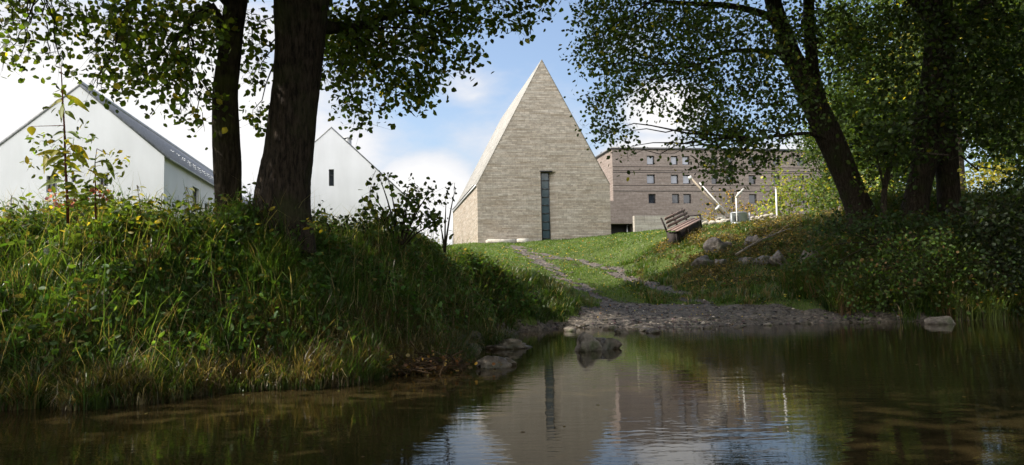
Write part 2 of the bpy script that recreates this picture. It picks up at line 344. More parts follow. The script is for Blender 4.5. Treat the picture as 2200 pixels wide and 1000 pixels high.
def wob(x, y): return .5*np.sin(x*1.9+y*.8)+.3*np.sin(x*4.3-y*2.2)+.3*np.sin(y*3.7+x)+.2*np.sin(x*9+y*7)
def gravel(x, y):
    """>0 where the ground is bare gravel"""
    x = np.asarray(x, float); y = np.asarray(y, float); g = np.full(x.shape, -9.0)
    for k, tr in enumerate(tracks): g = np.maximum(g, (.20+.012*(y-25))-polydist(x, y, tr)+.28*wob(x, y)+.24*np.sin(x*6.1+y*2.7))
    shore = np.minimum.reduce([np.interp(x, SHX, SHY)-y+.25*wob(x, y), y-17.5+.2*wob(x, y), x-np.interp(y, [18, 22, 26, 28, 29.5, 60], [-1.7, -.75, .9, 2.9, 3.3, 9])+.12*wob(x, y), 16.2-x])
    return np.maximum(g, shore)

# ------------------------------------------------------------------ ground, gravel path, water
def groundmat():
    m, t, n, l, p = newmat('soil_and_turf'); v = objvec(t)
    a, _ = noise_mix(t, v, 2.0, (.045, .062, .018), (.085, .115, .028), 8)
    a, h = noise_mix(t, v, 7.0, a, (.07, .055, .03), 8, .55, .75)
    l.new(a, p.inputs['Base Color']); p.inputs['Roughness'].default_value = .95; p.inputs['Specular IOR Level'].default_value = .1
    _, h2 = noise_mix(t, v, 25, (0,0,0), (1,1,1), 8); l.new(bump(t, h2, .8, .06), p.inputs['Normal']); return m
def gravelmat():
    m, t, n, l, p = newmat('river_gravel'); v = objvec(t)
    vo = n.new('ShaderNodeTexVoronoi'); vo.inputs['Scale'].default_value = 14; l.new(v, vo.inputs['Vector'])
    hs = n.new('ShaderNodeSeparateColor'); l.new(vo.outputs['Color'], hs.inputs[0])
    r = n.new('ShaderNodeValToRGB'); l.new(hs.outputs[0], r.inputs[0])
    r.color_ramp.elements[0].color = (.020, .016, .012, 1); r.color_ramp.elements[1].color = (.12, .10, .08, 1)
    c, _ = noise_mix(t, v, 1.2, r.outputs[0], (.075, .06, .045), 6, .5, .75)
    l.new(c, p.inputs['Base Color']); p.inputs['Roughness'].default_value = .8
    l.new(bump(t, vo.outputs['Distance'], .9, -.05), p.inputs['Normal']); return m
ny, nx = GH.shape
ii = (np.arange(ny-1)[:, None]*nx+np.arange(nx-1)[None]); F = np.stack([ii, ii+1, ii+nx+1, ii+nx], -1).reshape(-1, 4)
mb = MB(); mb.add(np.stack([GX, GY, GH], -1).reshape(-1, 3), [F])
tag(mb.build('ground', groundmat(), smooth=True), 'grassy river bank and meadow', None, None, 'structure')
# gravel path: a draped sheet a few millimetres above the turf
qx = np.arange(-1.5, 16, .09); qy = np.concatenate([np.arange(18.5, 30, .09), np.arange(30, 62, .2)])
QX, QY = np.meshgrid(qx, qy); G = (gravel(QX, QY) > 0) & not_bank(QX, QY, H(*to_world(QX.ravel(), QY.ravel())).reshape(QX.shape))
cell = G[:-1, :-1] & G[1:, :-1] & G[:-1, 1:] & G[1:, 1:]
qi = (np.arange(len(qy)-1)[:, None]*len(qx)+np.arange(len(qx)-1)[None]); qF = np.stack([qi, qi+1, qi+len(qx)+1, qi+len(qx)], -1)[cell]
wx, wy = to_world(QX.ravel(), QY.ravel()); QZ = H(wx, wy)+.014+.012*rng.random(QX.size)
V = np.stack([wx, wy, QZ], -1); used = np.unique(qF); remap = np.full(len(V), -1); remap[used] = np.arange(len(used))
mb = MB(); mb.add(V[used], [remap[qF]])
M_gravel = gravelmat()
tag(mb.build('gravel_path', M_gravel, smooth=True), 'gravel ford and wheel tracks', None, None, 'structure')
def watermat():
    m, t, n, l, p = newmat('river_water'); v = objvec(t, (.62, 1.7, 1))
    c, _ = noise_mix(t, v, .7, (.018, .0135, .0055), (.030, .022, .009), 5)
    l.new(c, p.inputs['Base Color']); p.inputs['Roughness'].default_value = .02; p.inputs['IOR'].default_value = 1.24
    _, a = noise_mix(t, v, 2.2, (0,0,0), (1,1,1), 3); _, b = noise_mix(t, v, 9, (0,0,0), (1,1,1), 2)
    # a breath of wind on the nearer stretch: ripples come and go in patches
    _, pt = noise_mix(t, objvec(t), .35, (0,0,0), (1,1,1), 2)
    rp = n.new('ShaderNodeMapRange'); rp.inputs['From Min'].default_value = .4; rp.inputs['From Max'].default_value = .6; rp.inputs['To Min'].default_value = .25; l.new(pt, rp.inputs['Value'])
    h = math_node('ADD', math_node('MULTIPLY', a, .7, t), math_node('MULTIPLY', math_node('MULTIPLY', b, .42, t), rp.outputs[0], t), t)
    l.new(bump(t, h, .085, .05), p.inputs['Normal']); return m
mb = MB(); mb.quad((-300, -11, 0), (300, -11, 0), (300, 29, 0), (-300, 29, 0))
tag(mb.build('water', watermat()), 'still brown river', None, None, 'structure')

# ------------------------------------------------------------------ buildings (all parallel)
TH = math.atan((1100-825)/FPX)
bdir = np.array([math.cos(TH), math.sin(TH), 0]); adir = np.array([-math.sin(TH), math.cos(TH), 0])
def along(o, d, px):       # distance along d from o at which the point projects to column px
    lo, hi = -60.0, 90.0
    s = proj(o+d*hi)[0] > proj(o+d*lo)[0]
    for _ in range(60):
        m = (lo+hi)/2
        if (proj(o+d*m)[0] > px) == s: hi = m
        else: lo = m
    return (lo+hi)/2
def height_at(p, py):
    lo, hi = -5.0, 60.0
    for _ in range(60):
        m = (lo+hi)/2
        if proj(np.array([p[0], p[1], m]))[1] < py: hi = m
        else: lo = m
    return lo
def onwall(o, px, py):     # local (u, z) on the front wall plane through o
    nrm = -adir; d = rayd(px, py); t = ((o-CAM)@nrm)/(d@nrm); p = CAM+d*t
    return (p-o)@bdir, p[2]-o[2]
def clip_poly(poly, x0, x1, z0, z1):
    def cl(p, ax, v, keep):
        out = []
        for i in range(len(p)):
            a, b = p[i], p[(i+1) % len(p)]; ia, ib = keep(a[ax], v), keep(b[ax], v)
            if ia: out.append(a)
            if ia != ib:
                s = (v-a[ax])/(b[ax]-a[ax]); out.append((a[0]+s*(b[0]-a[0]), a[1]+s*(b[1]-a[1])))
        return out
    ge = lambda q, v: q >= v-1e-9; le = lambda q, v: q <= v+1e-9
    for ax, v, k in ((0, x0, ge), (0, x1, le), (1, z0, ge), (1, z1, le)):
        if poly: poly = cl(poly, ax, v, k)
    return poly
def pierced(mb, outline, holes, xf, depth=.35):
    """flat wall with real openings; xf maps (u, z, depth) to local xyz"""
    us = sorted({p[0] for p in outline} | {h[i] for h in holes for i in (0, 1)}); zs = sorted({p[1] for p in outline} | {h[i] for h in holes for i in (2, 3)})
    for a, b in zip(us[:-1], us[1:]):
        for c, d in zip(zs[:-1], zs[1:]):
            m = ((a+b)/2, (c+d)/2)
            if any(h[0] < m[0] < h[1] and h[2] < m[1] < h[3] for h in holes): continue
            q = clip_poly(list(outline), a, b, c, d)
            if len(q) >= 3: mb.quad(*[xf(u, z, 0) for u, z in q])
    for h in holes:
        u0, u1, z0, z1 = h[:4]; s = h[4] if len(h) > 4 else (0, 0)
        i0, i1 = u0+s[0], u1-s[1]
        mb.quad(xf(u0, z0, 0), xf(i0, z0, depth), xf(i0, z1, depth), xf(u0, z1, 0)); mb.quad(xf(u1, z1, 0), xf(i1, z1, depth), xf(i1, z0, depth), xf(u1, z0, 0))
        mb.quad(xf(u0, z1, 0), xf(i0, z1, depth), xf(i1, z1, depth), xf(u1, z1, 0)); mb.quad(xf(u1, z0, 0), xf(i1, z0, depth), xf(i0, z0, depth), xf(u0, z0, 0))
front = lambda u, z, d: (u, d, z)
def window(root, u0, u1, z0, z1, depth, glass, bars=(), fr=.07, back=.3, xf=front, name='window'):
    """frame proud inside the reveal, pane behind it"""
    m = MB(); d0, d1 = depth-.09, depth-.005
    def bx(a, b, c, d):
        p = [xf(a, c, d0), xf(b, c, d0), xf(b, d, d0), xf(a, d, d0), xf(a, c, d1), xf(b, c, d1), xf(b, d, d1), xf(a, d, d1)]
        m.add(p, [np.array([(0,1,2,3),(0,4,5,1),(1,5,6,2),(2,6,7,3),(3,7,4,0),(4,7,6,5)])])
    bx(u0, u0+fr, z0, z1); bx(u1-fr, u1, z0, z1); bx(u0+fr, u1-fr, z0, z0+fr); bx(u0+fr, u1-fr, z1-fr, z1)
    for k, q in bars:
        if k == 'h': bx(u0+fr, u1-fr, q-.03, q+.03)
        else: bx(q-.03, q+.03, z0+fr, z1-fr)
    f = m.build(name, M_frame, root)
    g = MB(); g.quad(xf(u0, z0, depth-.03), xf(u1, z0, depth-.03), xf(u1, z1, depth-.03), xf(u0, z1, depth-.03)); g.build('pane', glass, f)
    return f

def gable_shell(root, W, Lg, he, hr, holes, mat, roofmat, depth=.35, over=.12, th=.22, side_holes=(), base=-2.0, flip_roof=None):
    out = [(0, base), (W, base), (W, he), (W/2, hr), (0, he)]
    m = MB(); pierced(m, out, holes, front, depth)
    m.quad(*[(u, Lg, z) for u, z in out[::-1]])
    m.quad((0, Lg, base), (0, 0, base), (0, 0, he), (0, Lg, he))
    side = lambda u, z, d: (W-d, u, z)
    pierced(m, [(0, base), (Lg, base), (Lg, he), (0, he)], list(side_holes), side, .25)
    m.build('wall', mat, root)
    r = MB(); k = th
    sl = (hr-he)/(W/2); ex = over
    for sgn in (0, 1):
        def X(u): return u if sgn == 0 else W-u
        e0 = (-ex, he-sl*ex); top = (W/2, hr)
        pts = []
        for y in (-.05, Lg+.05):
            pts += [(X(e0[0]), y, e0[1]+.003), (X(top[0]), y, top[1]+.003), (X(top[0]), y, top[1]+k), (X(e0[0]), y, e0[1]+k)]
        r.add(pts, [np.array([(0,1,2,3),(7,6,5,4),(3,2,6,7),(0,4,5,1),(0,3,7,4)])])
    return r.build('roof', roofmat, root)

# --- chapel
o = P(1027, 519, 60); W = along(o, bdir, 1313.5); he = height_at(o, 396)-o[2]
mid = o+bdir*W/2; hr = height_at(mid, 128)-o[2]
root = thing('chapel', 'tall steep stone gabled chapel with one narrow upright window on the lawn', 'chapel', o, TH)
u0, zt = onwall(o, 1161, 369); u1, _ = onwall(o, 1196.5, 440); _, zb = onwall(o, 1180, 519)
hole = (u0, u1, zb-.4, zt, (.12, .50))
LC = min(22.0, along(o, adir, 972)); print('chapel length', LC)
gable_shell(root, W, LC, he, hr-.05, [hole], M_stone, M_roofstone, depth=.55, over=.0, th=.06)
bars = [('h', zb-.4+(zt-zb+.4)*k/9) for k in range(1, 9)]
window(root, u0+.12, u1-.5, zb-.4, zt, .55, M_glassc, bars, .05)
m = MB(); m.box((u0-.06, -.03, zt), (u1-.33, .3, zt+.07)); m.build('lintel', M_frame, root)
m = MB(); m.box((-.10, .3, he-.14), (-.0, LC-.1, he-.02)); m.box((-.14, 1.5, he+.12), (-.04, LC-.4, he+.17)); m.build('gutter', M_zinc, root)
for y in (LC-1.2,):
    m = MB(); m.tube([(-.12, y, -1), (-.12, y, he-.14)], .045, 8); m.build('downpipe', M_zinc, root)
m = MB(); m.box((.6, -1.6, -.35), (2.9, -.05, .06)); m.box((3.1, -1.3, -.35), (3.9, -.05, .12)); m.build('plinth', M_concrete, root)

# --- barn
ob = P(351, 470, 45); ob[2] = 3.4; wp = abs(along(ob, bdir, 163)); Wb = 2*wp; ob = ob-bdir*Wb
heb = height_at(ob+bdir*Wb, 336)-ob[2]; hrb = height_at(ob+bdir*Wb/2, 182)-ob[2]
root = thing('barn', 'broad white plastered barn with a grey slate roof at the far left', 'barn', ob, TH)
holes = []; specs = [(100, 122, 378, 414, M_glass), (214, 232, 374, 400, M_glass), (154, 163, 376, 392, M_curtain)]
for a, b, c, d, g in specs:
    ua, zc = onwall(ob, a, c); ub, zd = onwall(ob, b, d); holes.append((ua, ub, zd, zc))
def onside(px, py, Wd, oo):
    q = oo+bdir*Wd; nrm = bdir; dd = rayd(px, py); t = ((q-CAM)@nrm)/(dd@nrm); p = CAM+dd*t
    return (p-q)@adir, p[2]-oo[2]
sh = []
for a, b, c, d in ((414, 427, 400, 458), (440, 449, 436, 470)):
    ua, zc = onside(a, c, Wb, ob); ub, zd = onside(b, d, Wb, ob); zd = min(zd, zc-1.2); sh.append((ua, ub, zd, zc))
rf = gable_shell(root, Wb, 38, heb, hrb-.1, holes, M_plaster, M_tile, .3, .22, .2, sh)
for h, s in zip(holes, specs): window(root, *h[:4], .3, s[4], [('v', (h[0]+h[1])/2)] if s[1]-s[0] > 15 else [])
for h in sh: window(root, *h[:4], .25, M_glass, [], xf=lambda u, z, d: (Wb-d, u, z))
# snow guards: rows of small hooks on the slates
sl = (hrb-heb)/(Wb/2); m = MB(); m.box((-.05, -.04, .12), (.0, .04, .22)); m.box((-.03, -.02, .02), (.2, .02, .14)); g0 = m.build('snow_guard', M_zinc, rf)
k = 0
for r_ in range(3):
    for y in np.arange(9+(r_ % 2)*.75, 36, 1.5):
        u = .9+r_*.55; g_ = g0 if k == 0 else g0.copy(); k += 1
        if g_ is not g0: C.objects.link(g_); g_.parent = rf
        g_.location = (Wb-u, y, heb+sl*u)
m = MB(); m.box((Wb/2-.12, -.06, hrb+.02), (Wb/2+.12, 38, hrb+.2)); m.build('ridge_cap', M_zinc, rf)
m = MB(); m.tube([(Wb/2, .05, hrb), (Wb/2+.02, .05, hrb+.45)], [.05, .02], 6); m.build('finial', M_zinc, rf)
m = MB(); m.tube([(Wb+.2, .3, heb-.1), (Wb+.2, 37.5, heb-.1)], .07, 8); m.build('gutter', M_zinc, root)

# --- small white house
oc = P(712, 470, 62); oc[2] = 3.8; oc0 = oc.copy(); Wc = 2*along(oc, bdir, 868); oc = oc0-bdir*Wc/2
hec = height_at(oc+bdir*Wc, 418)-oc[2]; hrc = height_at(oc0, 274)-oc[2]
root = thing('white_house', 'white gabled house with one dark slit window behind the big trunk', 'house', oc, TH)
ua, za = onwall(oc, 706.5, 364); ub, zb2 = onwall(oc, 717.5, 400)
rf = gable_shell(root, Wc, 16, hec, hrc-.05, [(ua, ub, zb2, za)], M_plaster, M_tile, .3, .06, .12)
window(root, ua, ub, zb2, za, .3, M_glass, [('h', (za*2+zb2)/3)])
sl = (hrc-hec)/(Wc/2); cu, cz = onwall(oc, 746, 303)
m = MB(); m.box((cu-.25, .6, cz-.8), (cu+.3, 1.3, cz+.35)); m.box((cu-.32, .53, cz+.35), (cu+.37, 1.37, cz+.45)); m.build('chimney', M_zinc, rf)

# --- long brown brick building
od = P(1320, 503, 92); base_z = od[2]; Wd = along(od, bdir, 1840); hd = height_at(od, 321)-od[2]
root = thing('brick_building', 'long flat-roofed brown brick building with rows of windows behind the chapel', 'building', od, TH)
cols = {0: [(1389.5, 1405.5), (1441, 1455.5), (1465.5, 1481), (1528, 1541), (1560, 1573), (1608, 1622), (1660, 1675), (1712, 1727)],
        1: [(1389.5, 1407), (1441, 1457), (1467, 1483), (1528, 1541), (1560, 1574), (1608, 1623), (1660, 1675), (1712, 1727)],
        2: [(1393, 1408), (1443.5, 1459), (1468, 1484.5), (1560.5, 1577), (1609, 1625.5), (1662, 1677), (1714, 1729)]}
rows = {0: (335, 354), 1: (375.5, 395), 2: (417, 437.5)}
holes = []; gl = []
for r_, cs in cols.items():
    _, zt_ = onwall(od, 1400, rows[r_][0]); _, zb_ = onwall(od, 1400, rows[r_][1])
    for i, (a, b) in enumerate(cs):
        ua, _ = onwall(od, a, rows[r_][0]); ub, _ = onwall(od, b, rows[r_][0]); holes.append((ua, ub, zb_, zt_))
        gl.append(M_curtain if (r_, i) in ((0, 0), (1, 0), (0, 1), (1, 1), (1, 2), (0, 2)) else M_glass)
ul, _ = onwall(od, 1322, 480); ur, _ = onwall(od, 1361, 480); _, zo = onwall(od, 1340, 481)
_, zc = onwall(od, 1320, 432)
door_hole = (-.55, ur, -1.5, zo)
_, zs = onwall(od, 1320, 446)
m = MB(); pierced(m, [(0, zs), (Wd, zs), (Wd, hd), (0, hd)], holes, front, .32)
pierced(m, [(-7, -2), (Wd, -2), (Wd, zs), (-7, zs)], [door_hole], front, 1.6)
m.quad((-7, 0, zs), (0, 0, zs), (0, 0, zc), (-7, 0, zc))
m.quad((0, 22, zc), (0, 0, zc), (0, 0, hd), (0, 22, hd)); m.quad((-7, 0, zc), (0, 0, zc), (0, 22, zc), (-7, 22, zc)); m.quad((-7, 22, -2), (-7, 0, -2), (-7, 0, zc), (-7, 22, zc))
m.quad((Wd, 0, -2), (Wd, 22, -2), (Wd, 22, hd), (Wd, 0, hd)); m.quad((-7, 22, -2), (-7, 22, zc), (Wd, 22, zc), (Wd, 22, -2)); m.quad((0, 22, zc), (0, 22, hd), (Wd, 22, hd), (Wd, 22, zc))
m.build('wall', M_brick, root)
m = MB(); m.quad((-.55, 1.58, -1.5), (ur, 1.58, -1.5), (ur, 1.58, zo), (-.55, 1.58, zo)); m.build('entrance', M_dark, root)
m = MB(); m.tube([(ur-.55, .9, -1.5), (ur-.55, .9, zo)], .12, 8); m.build('pillar', M_zinc, root)
for h, g in zip(holes, gl):
    window(root, *h[:4], .32, g, [], .1)
for zz_py in (371, 411, 367.0, 358.5, 398.5):
    _, z_ = onwall(od, 1400, zz_py); mm_ = MB(); mm_.box((.02, -.03, z_-.035), (Wd-.02, .02, z_+.035)); mm_.build('ledge', M_dark if zz_py in (371, 411) else M_wooddark, root)
m = MB(); m.box((-.15, -.15, hd), (Wd+.15, 22.1, hd+.28)); m.build('roof', M_frame, root)
# forecourt wall of pale block with a low slot
ow = P(1364, 500, 84); zw = height_at(ow, 464)-ow[2]; Ww = along(ow, bdir, 1560)
root = thing('forecourt_wall', 'pale stone garden wall with a dark slot in front of the brick building', 'wall', ow, TH)
sa, sz = onwall(ow, 1405, 494.5); sb, sz2 = onwall(ow, 1431, 498.5)
m = MB(); pierced(m, [(0, -2), (Ww, -2), (Ww, zw), (0, zw)], [(sa, sb, sz2, sz)], front, .4); m.quad((0, 0, zw), (Ww, 0, zw), (Ww, .6, zw), (0, .6, zw)); m.quad((0, .6, -2), (0, 0, -2), (0, 0, zw), (0, .6, zw)); m.quad((0,.6,-2),(0,.6,zw),(Ww,.6,zw),(Ww,.6,-2)); m.quad((Ww,0,-2),(Ww,.6,-2),(Ww,.6,zw),(Ww,0,zw))
m.build('masonry', M_concrete, root)
m = MB(); m.quad((sa, .39, sz2), (sb, .39, sz2), (sb, .39, sz), (sa, .39, sz)); m.build('slot', M_dark, root)

# ------------------------------------------------------------------ vegetation builders
def unit(v): return v/(np.linalg.norm(v, axis=-1, keepdims=True)+1e-9)
def vary(n, base, var=.25, alt=None, pa=0.0):
    """natural leaf-to-leaf colour differences"""
    base = np.asarray(base, float); c = base[None]*(1+rng.normal(0, var, (n, 1)))*(1+rng.normal(0, var*.25, (n, 3)))
    if alt is not None:
        k = rng.random(n) < pa; c[k] = np.asarray(alt)[None]*(1+rng.normal(0, var, (k.sum(), 1)))
    return np.clip(c, .004, .9)
def leaves(mb, c, size, col, droop=.5, aspect=.72, fold=.25, nrm=None):
    """six-point leaves folded along the midrib"""
    n = len(c); size = np.broadcast_to(size, (n,))[:, None]
    d = unit(np.c_[rng.normal(0, 1, (n, 2)), rng.normal(-droop, .6, n)])
    q = unit(rng.normal(0, 1, (n, 3)) if nrm is None else rng.normal(0, .5, (n, 3))+nrm)
    s = unit(np.cross(d, q)); k = np.cross(s, d)
    w = size*aspect*.5
    v = np.stack([c, c+d*size*.3+s*w+k*w*fold, c+d*size*.72+s*w*.8+k*w*fold, c+d*size, c+d*size*.72-s*w*.8+k*w*fold, c+d*size*.3-s*w+k*w*fold], 1)
    b = np.arange(n)[:, None]*6
    mb.add(v.reshape(-1, 3), [b+np.array([0, 1, 2, 3]), b+np.array([0, 3, 4, 5])], np.repeat(col, 6, 0))
def blades(mb, p, length, width, col, lean, curl, up=1.0):
    """grass blades: three joints, bending over towards lean"""
    n = len(p); length = np.broadcast_to(length, (n,))[:, None]; width = np.broadcast_to(width, (n,))[:, None]
    a = rng.uniform(0, 2*np.pi, n); ld = unit(np.c_[np.cos(a), np.sin(a), np.zeros(n)]*.7+np.asarray(lean)*np.ones((n, 3))); ld[:, 2] = 0
    s = np.c_[-ld[:, 1], ld[:, 0], np.zeros(n)]; tw = rng.normal(0, .6, n)[:, None]; s = unit(s+ld*tw)
    curl = np.broadcast_to(curl, (n,))[:, None]*rng.uniform(.4, 1.5, (n, 1))
    z = np.array([0, 0, 1.0]); cs = []; pos = p.copy(); ang = rng.uniform(.02, .3, (n, 1))
    for k in range(4):
        cs.append(pos.copy()); pos = pos+length/3*(np.cos(ang)*z+np.sin(ang)*ld); ang = ang+curl*(.6+.35*k)
    ws = [1, .85, .6]
    v = np.concatenate([np.stack([cs[k]-s*width*ws[k]/2, cs[k]+s*width*ws[k]/2], 1) for k in range(3)]+[cs[3][:, None]], 1)
    b = np.arange(n)[:, None]*7
    mb.add(v.reshape(-1, 3), [b+np.array([0, 1, 3, 2]), b+np.array([2, 3, 5, 4]), b+np.array([4, 5, 6])], np.repeat(col, 7, 0))
def twigs(mb, a, b, r, col=(.03, .022, .016)):
    """thin three-sided twigs from a to b"""
    n = len(a); d = unit(b-a); q = unit(np.cross(d, rng.normal(0, 1, (n, 3)))); s = np.cross(d, q); r = np.broadcast_to(r, (n,))[:, None]
    rings = []
    for t, k in ((0, 1.0), (1, .4)):
        c = a+(b-a)*t
        for j in range(3):
            th = j*2.094; rings.append(c+(q*math.cos(th)+s*math.sin(th))*r*k)
    v = np.stack(rings, 1); bb = np.arange(n)[:, None]*6
    mb.add(v.reshape(-1, 3), [bb+np.array([j, (j+1) % 3, 3+(j+1) % 3, 3+j]) for j in range(3)], np.broadcast_to(np.asarray(col), (n*6, 3)))
def bez(p0, p1, p2, n=8):
    t = np.linspace(0, 1, n)[:, None]; return (1-t)**2*p0+2*t*(1-t)*p1+t*t*p2
def pxtube(mb, pts, D, seg, rough=0, seed=0, lobes=None, sub=4, scale=1.0):
    """trunk through (column, row, width in pixels) samples at distance D: real metres, real thickness"""
    q = np.array([P(a, b, D) for a, b, w_ in pts]); r = np.array([w_/2/FPX*depth(D) for a, b, w_ in pts])*scale
    t = np.arange(len(pts)); tt = np.linspace(0, len(pts)-1, (len(pts)-1)*sub+1)
    def cr(y):
        out = []
        for x in tt:
            i = min(int(x), len(y)-2); f = x-i; p0 = y[max(i-1, 0)]; p1 = y[i]; p2 = y[i+1]; p3 = y[min(i+2, len(y)-1)]
            out.append(.5*((2*p1)+(-p0+p2)*f+(2*p0-5*p1+4*p2-p3)*f*f+(-p0+3*p1-3*p2+p3)*f**3))
        return np.array(out)
    c = cr(q); rr = cr(r[:, None])[:, 0]
    lb = None
    if lobes: lb = np.interp(tt, [0, 1, 2], [lobes, lobes*.4, 0])
    mb.tube(c, rr, seg, rough, lb, seed); return c
def sprays(lm, tm, ell, dr, lsize, col, alt, pa, dens=1.5, per=14, sig=.15, var=.28, anchor=None, droop=.6):
    """crown: bunches of leaves on twigs through each lobe (column, row, half sizes, density)"""
    ctrs = []
    for e in ell:
        cx, cy, rx, ry = e[:4]; dn = e[4] if len(e) > 4 else 1; d0, d1 = e[5] if len(e) > 5 else dr
        dm = (d0+d1)/2; lp = lsize/depth(dm)*FPX; n = int(max(2, dens*dn*math.pi*rx*ry/(lp*lp*.5)/per))
        rad = np.sqrt(rng.random(n))*rng.uniform(.85, 1.12, n); th = rng.uniform(0, 2*np.pi, n); D = rng.uniform(d0, d1, n)
        c = np.array([P(cx+rx*r_*math.cos(t_), cy+ry*r_*math.sin(t_), d_) for r_, t_, d_ in zip(rad, th, D)])
        m = rng.integers(per//2, per*3//2, n); idx = np.repeat(np.arange(n), m)
        sg = sig*rng.uniform(.6, 1.4, n)[idx][:, None]
        lc = c[idx]+rng.normal(0, 1, (len(idx), 3))*sg*np.array([1, 1, .75])
        tone = (1+rng.normal(0, .18, n))[idx][:, None]
        leaves(lm, lc, lsize*rng.uniform(.65, 1.25, len(idx)), vary(len(idx), col, var, alt, pa)*tone, droop)
        # twig of each bunch, plus fine stalks
        cen = P(cx, cy, dm); up = c+(unit(cen-c+np.array([0, 0, .12]))*rng.uniform(.25, .7, (n, 1))+np.array([0, 0, .1]))*np.minimum(1, .12+np.linalg.norm(cen-c, axis=1)*.9)[:, None]
        twigs(tm, up, c-unit(up-c)*.12, .006)
        k = rng.random(len(idx)) < .3; twigs(tm, c[idx][k]+np.array([0, 0, .03]), lc[k], .0025)
        ctrs.append(cen)
    return ctrs
def boughs(tm, src, targets, r0, seed=0, sag=-.3):
    q = np.random.default_rng(seed)
    for t in targets:
        k = int(np.argmin([np.linalg.norm(s-t)+max(0, s[2]-t[2]-1)*2+abs(s[2]-t[2])*.5 for s in src])); s = src[k]; Ln = np.linalg.norm(t-s)
        mid = (s+t)/2+np.array([q.normal(0, .07*Ln), q.normal(0, .07*Ln), .04*Ln+q.normal(0, .04*Ln)])
        pts = bez(s, mid, t, 9); pts[1:-1] += q.normal(0, .018*Ln, (7, 3)); tm.tube(pts, np.linspace(r0*min(1, .15+Ln*.08), .006, 9), 6, .06, seed=seed)
def inframe(p, m=25):
    q = proj(p); return (q[:, 2] > .3) & (q[:, 0] > -m) & (q[:, 0] < 2200+m) & (q[:, 1] > -m) & (q[:, 1] < 1000+m)
def canopy(lm, tm, cen, rad, n, size, col, keep_out=True, per=16):
    """unseen high part of a crown, filled for shade: leaf bunches through an uneven ellipsoid"""
    cen = np.asarray(cen, float); rad = np.asarray(rad, float)
    d = unit(rng.normal(0, 1, (n, 3))); c = cen+d*rad*(rng.uniform(.25, 1, (n, 1))**.6)*(1+.18*np.sin(d[:, :1]*7+d[:, 1:2]*5))
    if keep_out: c = c[~inframe(c, 60)]
    idx = np.repeat(np.arange(len(c)), per); lc = c[idx]+rng.normal(0, .32, (len(idx), 3))
    leaves(lm, lc, size*rng.uniform(.7, 1.3, len(idx)), vary(len(idx), col, .25), .5)
    k = rng.random(len(c)) < .6; twigs(tm, c[k], cen+(c[k]-cen)*.55-np.array([0, 0, .4]), .02)

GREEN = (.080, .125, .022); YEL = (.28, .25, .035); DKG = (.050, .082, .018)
# ------------------------------------------------------------------ trees
# 1. big twin-trunk tree on the left bank
root = thing('broadleaf_tree', 'thick dark trunked tree on the left bank crest, its boughs spreading towards the chapel', 'tree', P(605, 478, 12.2))
ox = np.array(root.location)
def rel(mbx, o_=None):
    for i in range(len(mbx.v)): mbx.v[i] = mbx.v[i]-(ox if o_ is None else o_)
tk = MB(); cl = pxtube(tk, [(604, 545, 150), (606, 475, 130), (608, 435, 120), (614, 380, 110), (622, 330, 104), (630, 250, 101), (638, 180, 100), (645, 90, 106), (648, 0, 118), (652, -90, 120), (655, -180, 110)], 12.2, 44, .028, 3, .10, 6)
lm, tm = MB(), MB()
L1 = [(760, 60, 75, 75, 1.1), (850, 60, 95, 75, 1.1), (790, 150, 90, 55, 1.1), (870, 185, 55, 42), (770, 235, 30, 34, .8), (748, 205, 22, 40, .7), (945, 85, 70, 45), (1000, 30, 60, 45), (1085, 22, 55, 34), (1155, 10, 38, 20, .8), (1128, 60, 22, 12, .8), (1000, 120, 30, 20), (930, 150, 40, 40, .8), (915, 225, 22, 12, .6), (840, 232, 40, 16, .5),
      (545, 60, 28, 60, .9), (556, 150, 24, 60, .8), (545, 235, 22, 40, .7), (575, 280, 10, 14, .5), (725, 110, 30, 80, .9), (690, 160, 18, 30, .5)]
L1 = [e+((12.5, 17.0),) if e[0] > 700 and len(e) > 4 else (e+(1, (12.5, 17.0)) if e[0] > 700 else e+((12.8, 14.5),)) for e in L1]
t1 = sprays(lm, tm, L1, (12, 15), .10, GREEN, YEL, .05, 3.2, 14)
src = [cl[-1], cl[-8], cl[-14], P(760, -60, 14), P(900, -60, 16), P(1050, -70, 17)]
mid_bough = MB()
for q_ in ([P(650, -20, 12.2), P(740, -75, 13.5), P(900, -60, 16), P(1050, -70, 17.5)], [P(652, -90, 12.2), P(780, -200, 15), P(900, -160, 19), P(1000, -60, 22)], [P(640, 150, 12.2), P(690, 60, 12.8), P(760, 60, 14), P(850, 30, 15.5)]):
    pts = np.array(q_); tt = np.linspace(0, 3, 16); pts = np.stack([np.interp(tt, range(4), pts[:, i]) for i in range(3)], 1); tm.tube(pts, np.linspace(.15, .04, 16), 8, .04, seed=5, col=(.04,.03,.02))
src += [P(760, 60, 14), P(850, 30, 15.5), P(960, -80, 19.5)]
boughs(tm, src, t1, .07, 4)
canopy(lm, tm, P(700, -420, 15), (6.5, 6.5, 3.2), 1900, .19, GREEN)
canopy(lm, tm, P(560, -900, 13), (6.5, 6.5, 4.0), 1200, .22, GREEN)
canopy(lm, tm, (-1.5, 8, 9.5), (5.5, 4.5, 2.2), 480, .2, GREEN)
for m_ in (tk, lm, tm): rel(m_)
tk.build('trunk', M_barknear, root, True); lm.build('crown', M_leaf, root); tm.build('branches', M_bark, root, True)

